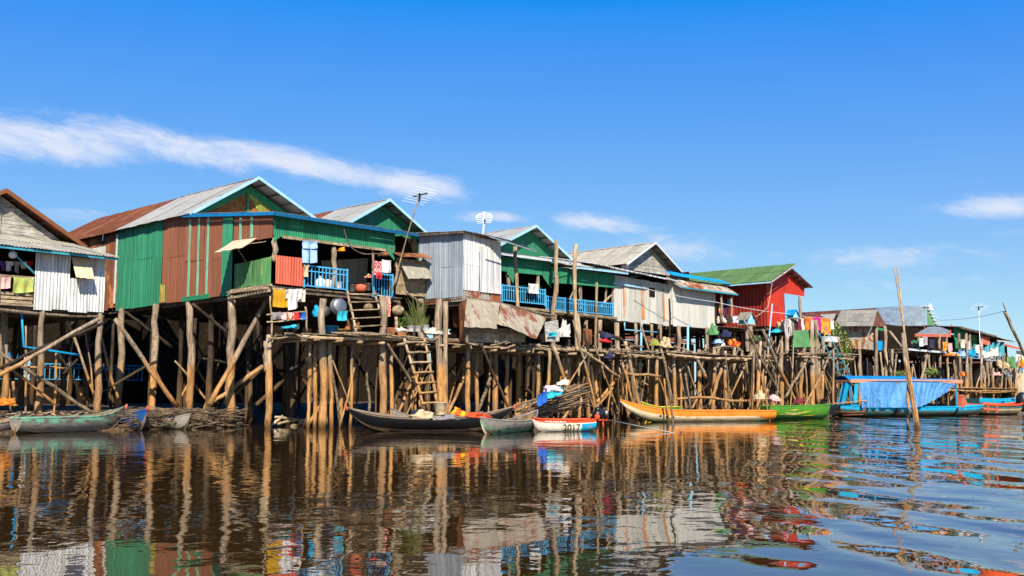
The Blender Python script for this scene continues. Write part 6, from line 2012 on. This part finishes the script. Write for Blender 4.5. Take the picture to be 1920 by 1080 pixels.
# far clutter, a few pixels each
far = [(1727, 642, 'white', 'white shirt'), (1734, 640, 'stripe', 'striped shirt'), (1746, 645, 'navy', 'navy cloth'), (1771, 650, 'sun', 'orange cloth'), (1782, 652, 'pink', 'pink cloth'), (1805, 645, 'cream', 'cream cloth'), (1814, 648, 'pinkpale', 'pale pink cloth'), (1833, 655, 'white', 'white cloth')]
for x, y, mt, lb in far:
    hang('hanging_cloth', C[mt], x-4, y-9, x+4, y-9, 39.6, 16, lb+' hanging on a distant porch at right', 'cloth', 'towel', 1, 'washing on the distant porches')
for i, (x, y, mt, w_, h_, lb) in enumerate(((1783, 668, C['sun'], 12, 7, 'orange bundle under the distant green house'), (1802, 668, C['sky'], 12, 10, 'pale blue heap beneath the distant green house'), (1822, 668, M['boat_teal'], 10, 10, 'teal tub beneath the distant green house'), (1846, 672, C['white'], 18, 14, 'white heap of bags under the teal slats'), (1862, 668, C['sack'], 12, 18, 'pale sacks stacked under the teal slats'), (1866, 704, C['pink'], 10, 7, 'pink bundle on the distant landing'),
                                         (1863, 745, M['leaf'], 10, 12, 'green bush on the bank behind the turquoise boat'), (1886, 748, M['leaf'], 12, 16, 'larger green bush on the bank at far right'), (1903, 748, C['white'], 14, 7, 'white upturned bowl behind the turquoise boat'), (1917, 690, C['sun'], 8, 16, 'orange bag at the right edge'), (1893, 690, M['green_old'], 14, 20, 'green clutter at the porch near the right edge'), (1880, 690, C['beige'], 10, 14, 'tan clutter beside the slate blue stairs'), (1806, 705, C['orange'], 8, 8, 'orange red bag beneath the distant landing'), (1779, 668, M['orange_trim'], 10, 4, 'flat orange board beneath the orange bundle'))):
    heap('bundle', mt, x, y, 38.6, w_, h_, lb, 'bundle', .6, lump=1.0)
one_mb(lambda mb: mb.box(aY(1917, 735, 30).x, aY(1930, 735, 30).x, 30, 30.4, aY(1917, 748, 30).z, aY(1917, 700, 30).z), 'board', M['boat_cream'], 'pale upright board at the right edge above the dark motor', 'board')


# ------------------------------------------------------------------ aerials, wires
def yagi(base, tip, Y, n, half, label, elem, pole_mat='pole', dirv=(.2, -.5, .08), sp=.16, mast=.04):
    a, b = aY(*base, Y), aY(*tip, Y)
    t = thing('television_aerial', label, 'aerial', a)
    part(t, 'mast', M[pole_mat], lambda mb: mb.log(a, b, mast, 6, .004), True)
    dv = V(dirv)
    part(t, 'boom', M['black'], lambda mb: (mb.beam(b-dv*.7, b+dv*.9, .06, .06), mb.beam(b+V((-.05, 0, -.35)), b+V((.05, 0, .1)), .12, .12)))
    e = V((dv.y, -dv.x, 0)).normalized()*half
    e = RT_H*half
    for i in range(n):
        k = -.7+1.6*i/(n-1)
        c = b+dv*k+V((0, 0, .10*(i-n/2)*sp*6))
        q = V((0, 0, -.22*half))
        part(t, 'element', M[elem], lambda mb: mb.tube([c-e-q, c+e+q], .011, 5))


RT_H = V((RT.x, RT.y, 0))
yagi((735, 545), (786, 366), 40.3, 7, .62, 'slanting pole with a comb-like television aerial over the second green gable', 'white')
# the white grid aerial
a_, b_ = aY(905, 437, 39.5), aY(908, 408, 39.5)
_t = thing('television_aerial', 'white fan shaped grid aerial above the flat roof of the white shed', 'aerial', a_)
part(_t, 'mast', M['white'], lambda mb: mb.beam(a_-V((0, 0, .3)), b_, .07, .07))
part(_t, 'clamp', M['black'], lambda mb: mb.beam(b_-V((0, 0, .35)), b_-V((0, 0, .1)), .12, .12))
for i in range(7):
    k = (i-3)/3
    part(_t, 'element', M['white'], lambda mb: mb.tube([b_-RT_H*(.50-.12*k*k)+V((0, 0, k*.26-.08*abs(k))), b_+V((0, -.03, k*.30)), b_+RT_H*(.50-.12*k*k)+V((0, 0, k*.26-.02*abs(k)))], .018, 5))
part(_t, 'centre_plate', M['white'], lambda mb: mb.beam(b_-V((0, 0, .3)), b_+V((0, 0, .34)), .22, .05))
yagi((1838, 655), (1835, 576), 38, 6, .75, 'thin distant mast with a television aerial above the distant green house', 'white', 'white', mast=.05)


def wire(pts, label, r=.012, mat='wire', name='wire', cat='wire', sag=.2):
    def f(mb):
        P = [V(p) for p in pts]
        out = []
        for a, b in zip(P, P[1:]):
            for i in range(12):
                t_ = i/12
                out.append(a.lerp(b, t_)-V((0, 0, sag*4*t_*(1-t_))))
        out.append(P[-1])
        mb.tube(out, r, 5)
    return one_mb(f, name, M[mat], label, cat)


wire([aY(1195, 537, 40.2), aY(1340, 566, 38.6), aY(1475, 588, 36), aY(1565, 596, 36)], 'pale line running from the grey tin wall past the red house to the washing', .022, 'wire', 'clothes_line', 'line', .1)
wire([aY(1755, 600, 46), aY(1888, 582, 31)], 'white wire from the blue-grey roof to the leaning pole at right', .028, sag=.3)
wire([aY(1448, 528, 37), aY(1440, 575, 36.4), aY(1412, 596, 36.4)], 'rope looping from the red house corner to the pale blue spirit house', .03, 'pole', 'rope', 'rope', .1)
wire([aY(645, 430, 40.3), aY(660, 465, 40.4), aY(700, 475, 40.4), aY(738, 462, 40.4)], 'dark cable looping under the eave of the largest house', .03, 'beam', 'cable', 'cable', .15)
wire([aY(1448, 570, 36.3), aY(1440, 655, 36.0)], 'pale thin pipe standing at the corner of the red house', .05, 'trim_blue', 'pipe', 'pipe', 0)
wire([aY(1040, 490, 40), aY(1080, 500, 40.5)], 'cable between the crooked post and the tall post', .03, 'beam', 'cable', 'cable', .05)


# ------------------------------------------------------------------ the left bank: brushwood, debris, orange barrel
def brush():
    mb = MB()
    for i in range(420):
        x, y = rs.uniform(238, 434), rs.uniform(768, 800)
        c = aY(x, y, rs.uniform(43.2, 46.5))
        a = rs.uniform(-.35, .35)
        L = rs.uniform(.5, 2.2)
        e = V((math.cos(a), rs.uniform(-.3, .3), math.sin(a)*.6))*L*.5
        mb.log(c-e, c+e, rs.uniform(.012, .035), 5, .04, 3)
    o = build(mb, 'brushwood', M['brush'])
    o['kind'] = 'stuff'
    o['label'] = 'brushwood piled along the water under the largest house'
    o['category'] = 'brushwood'
    mb = MB()
    for i in range(150):
        x = rs.uniform(20, 430)
        p = aY(x, rs.uniform(745, 775), rs.uniform(45.5, 49))
        p.z = bank_z(p.x, p.y)+.08
        d = V((rs.uniform(-1, 1), rs.uniform(-.6, .6), rs.uniform(-.05, .3)))*rs.uniform(.2, .9)
        mb.beam(p-d*.5, p+d*.5, rs.uniform(.06, .22), .03)
    o = build(mb, 'debris', M['tan_boards'])
    o['kind'] = 'stuff'
    o['label'] = 'broken boards and litter strewn over the left mud bank'
    o['category'] = 'litter'


brush()
heap('plastic_barrel', M['boat_orange'], 12, 760, 46.5, 30, 16, 'orange plastic drum lying on the bank at the left edge', 'drum', .5, lump=.2)
pole(30, 795, 28, 812, 43.6, 2.2, 'short reddish stake between the grey canoe and the pale green boat', mat='pole')
for q in ((505, 800, 530, 780), (520, 795, 560, 785), (545, 800, 590, 788), (515, 782, 600, 790), (560, 792, 600, 785)):
    pole(q[0], q[1], q[2], q[3], 43.5, 3, 'short driftwood log lying at the waterline behind the deck posts', 'driftwood', 'log', 'tan_boards', None, 'driftwood at the waterline behind the deck posts', sink=0)

# twigs and stick ends that poke out of the deck edges
for i in range(26):
    x = rs.choice((rs.uniform(490, 620), rs.uniform(860, 1100), rs.uniform(1080, 1500)))
    Yq = 38.0 if x < 860 else (36.9 if x < 1080 else 36.3)
    y = 630 if x < 860 else (646 if x < 1080 else 652+(x-1080)*.0)
    if x > 1400:
        Yq, y = 34.8, 640
    dx, dy = rs.uniform(-38, 38), rs.uniform(-8, 16)
    pole(x, y+rs.uniform(-6, 3), x+dx, y+dy, Yq, rs.uniform(1.0, 1.9), 'loose twig poking out of a stick deck edge', 'stick', 'stick', rs.choice(('pole', 'deck', 'post')), Yq-rs.uniform(0, .5), 'loose twigs along the deck edges', .03, 0)
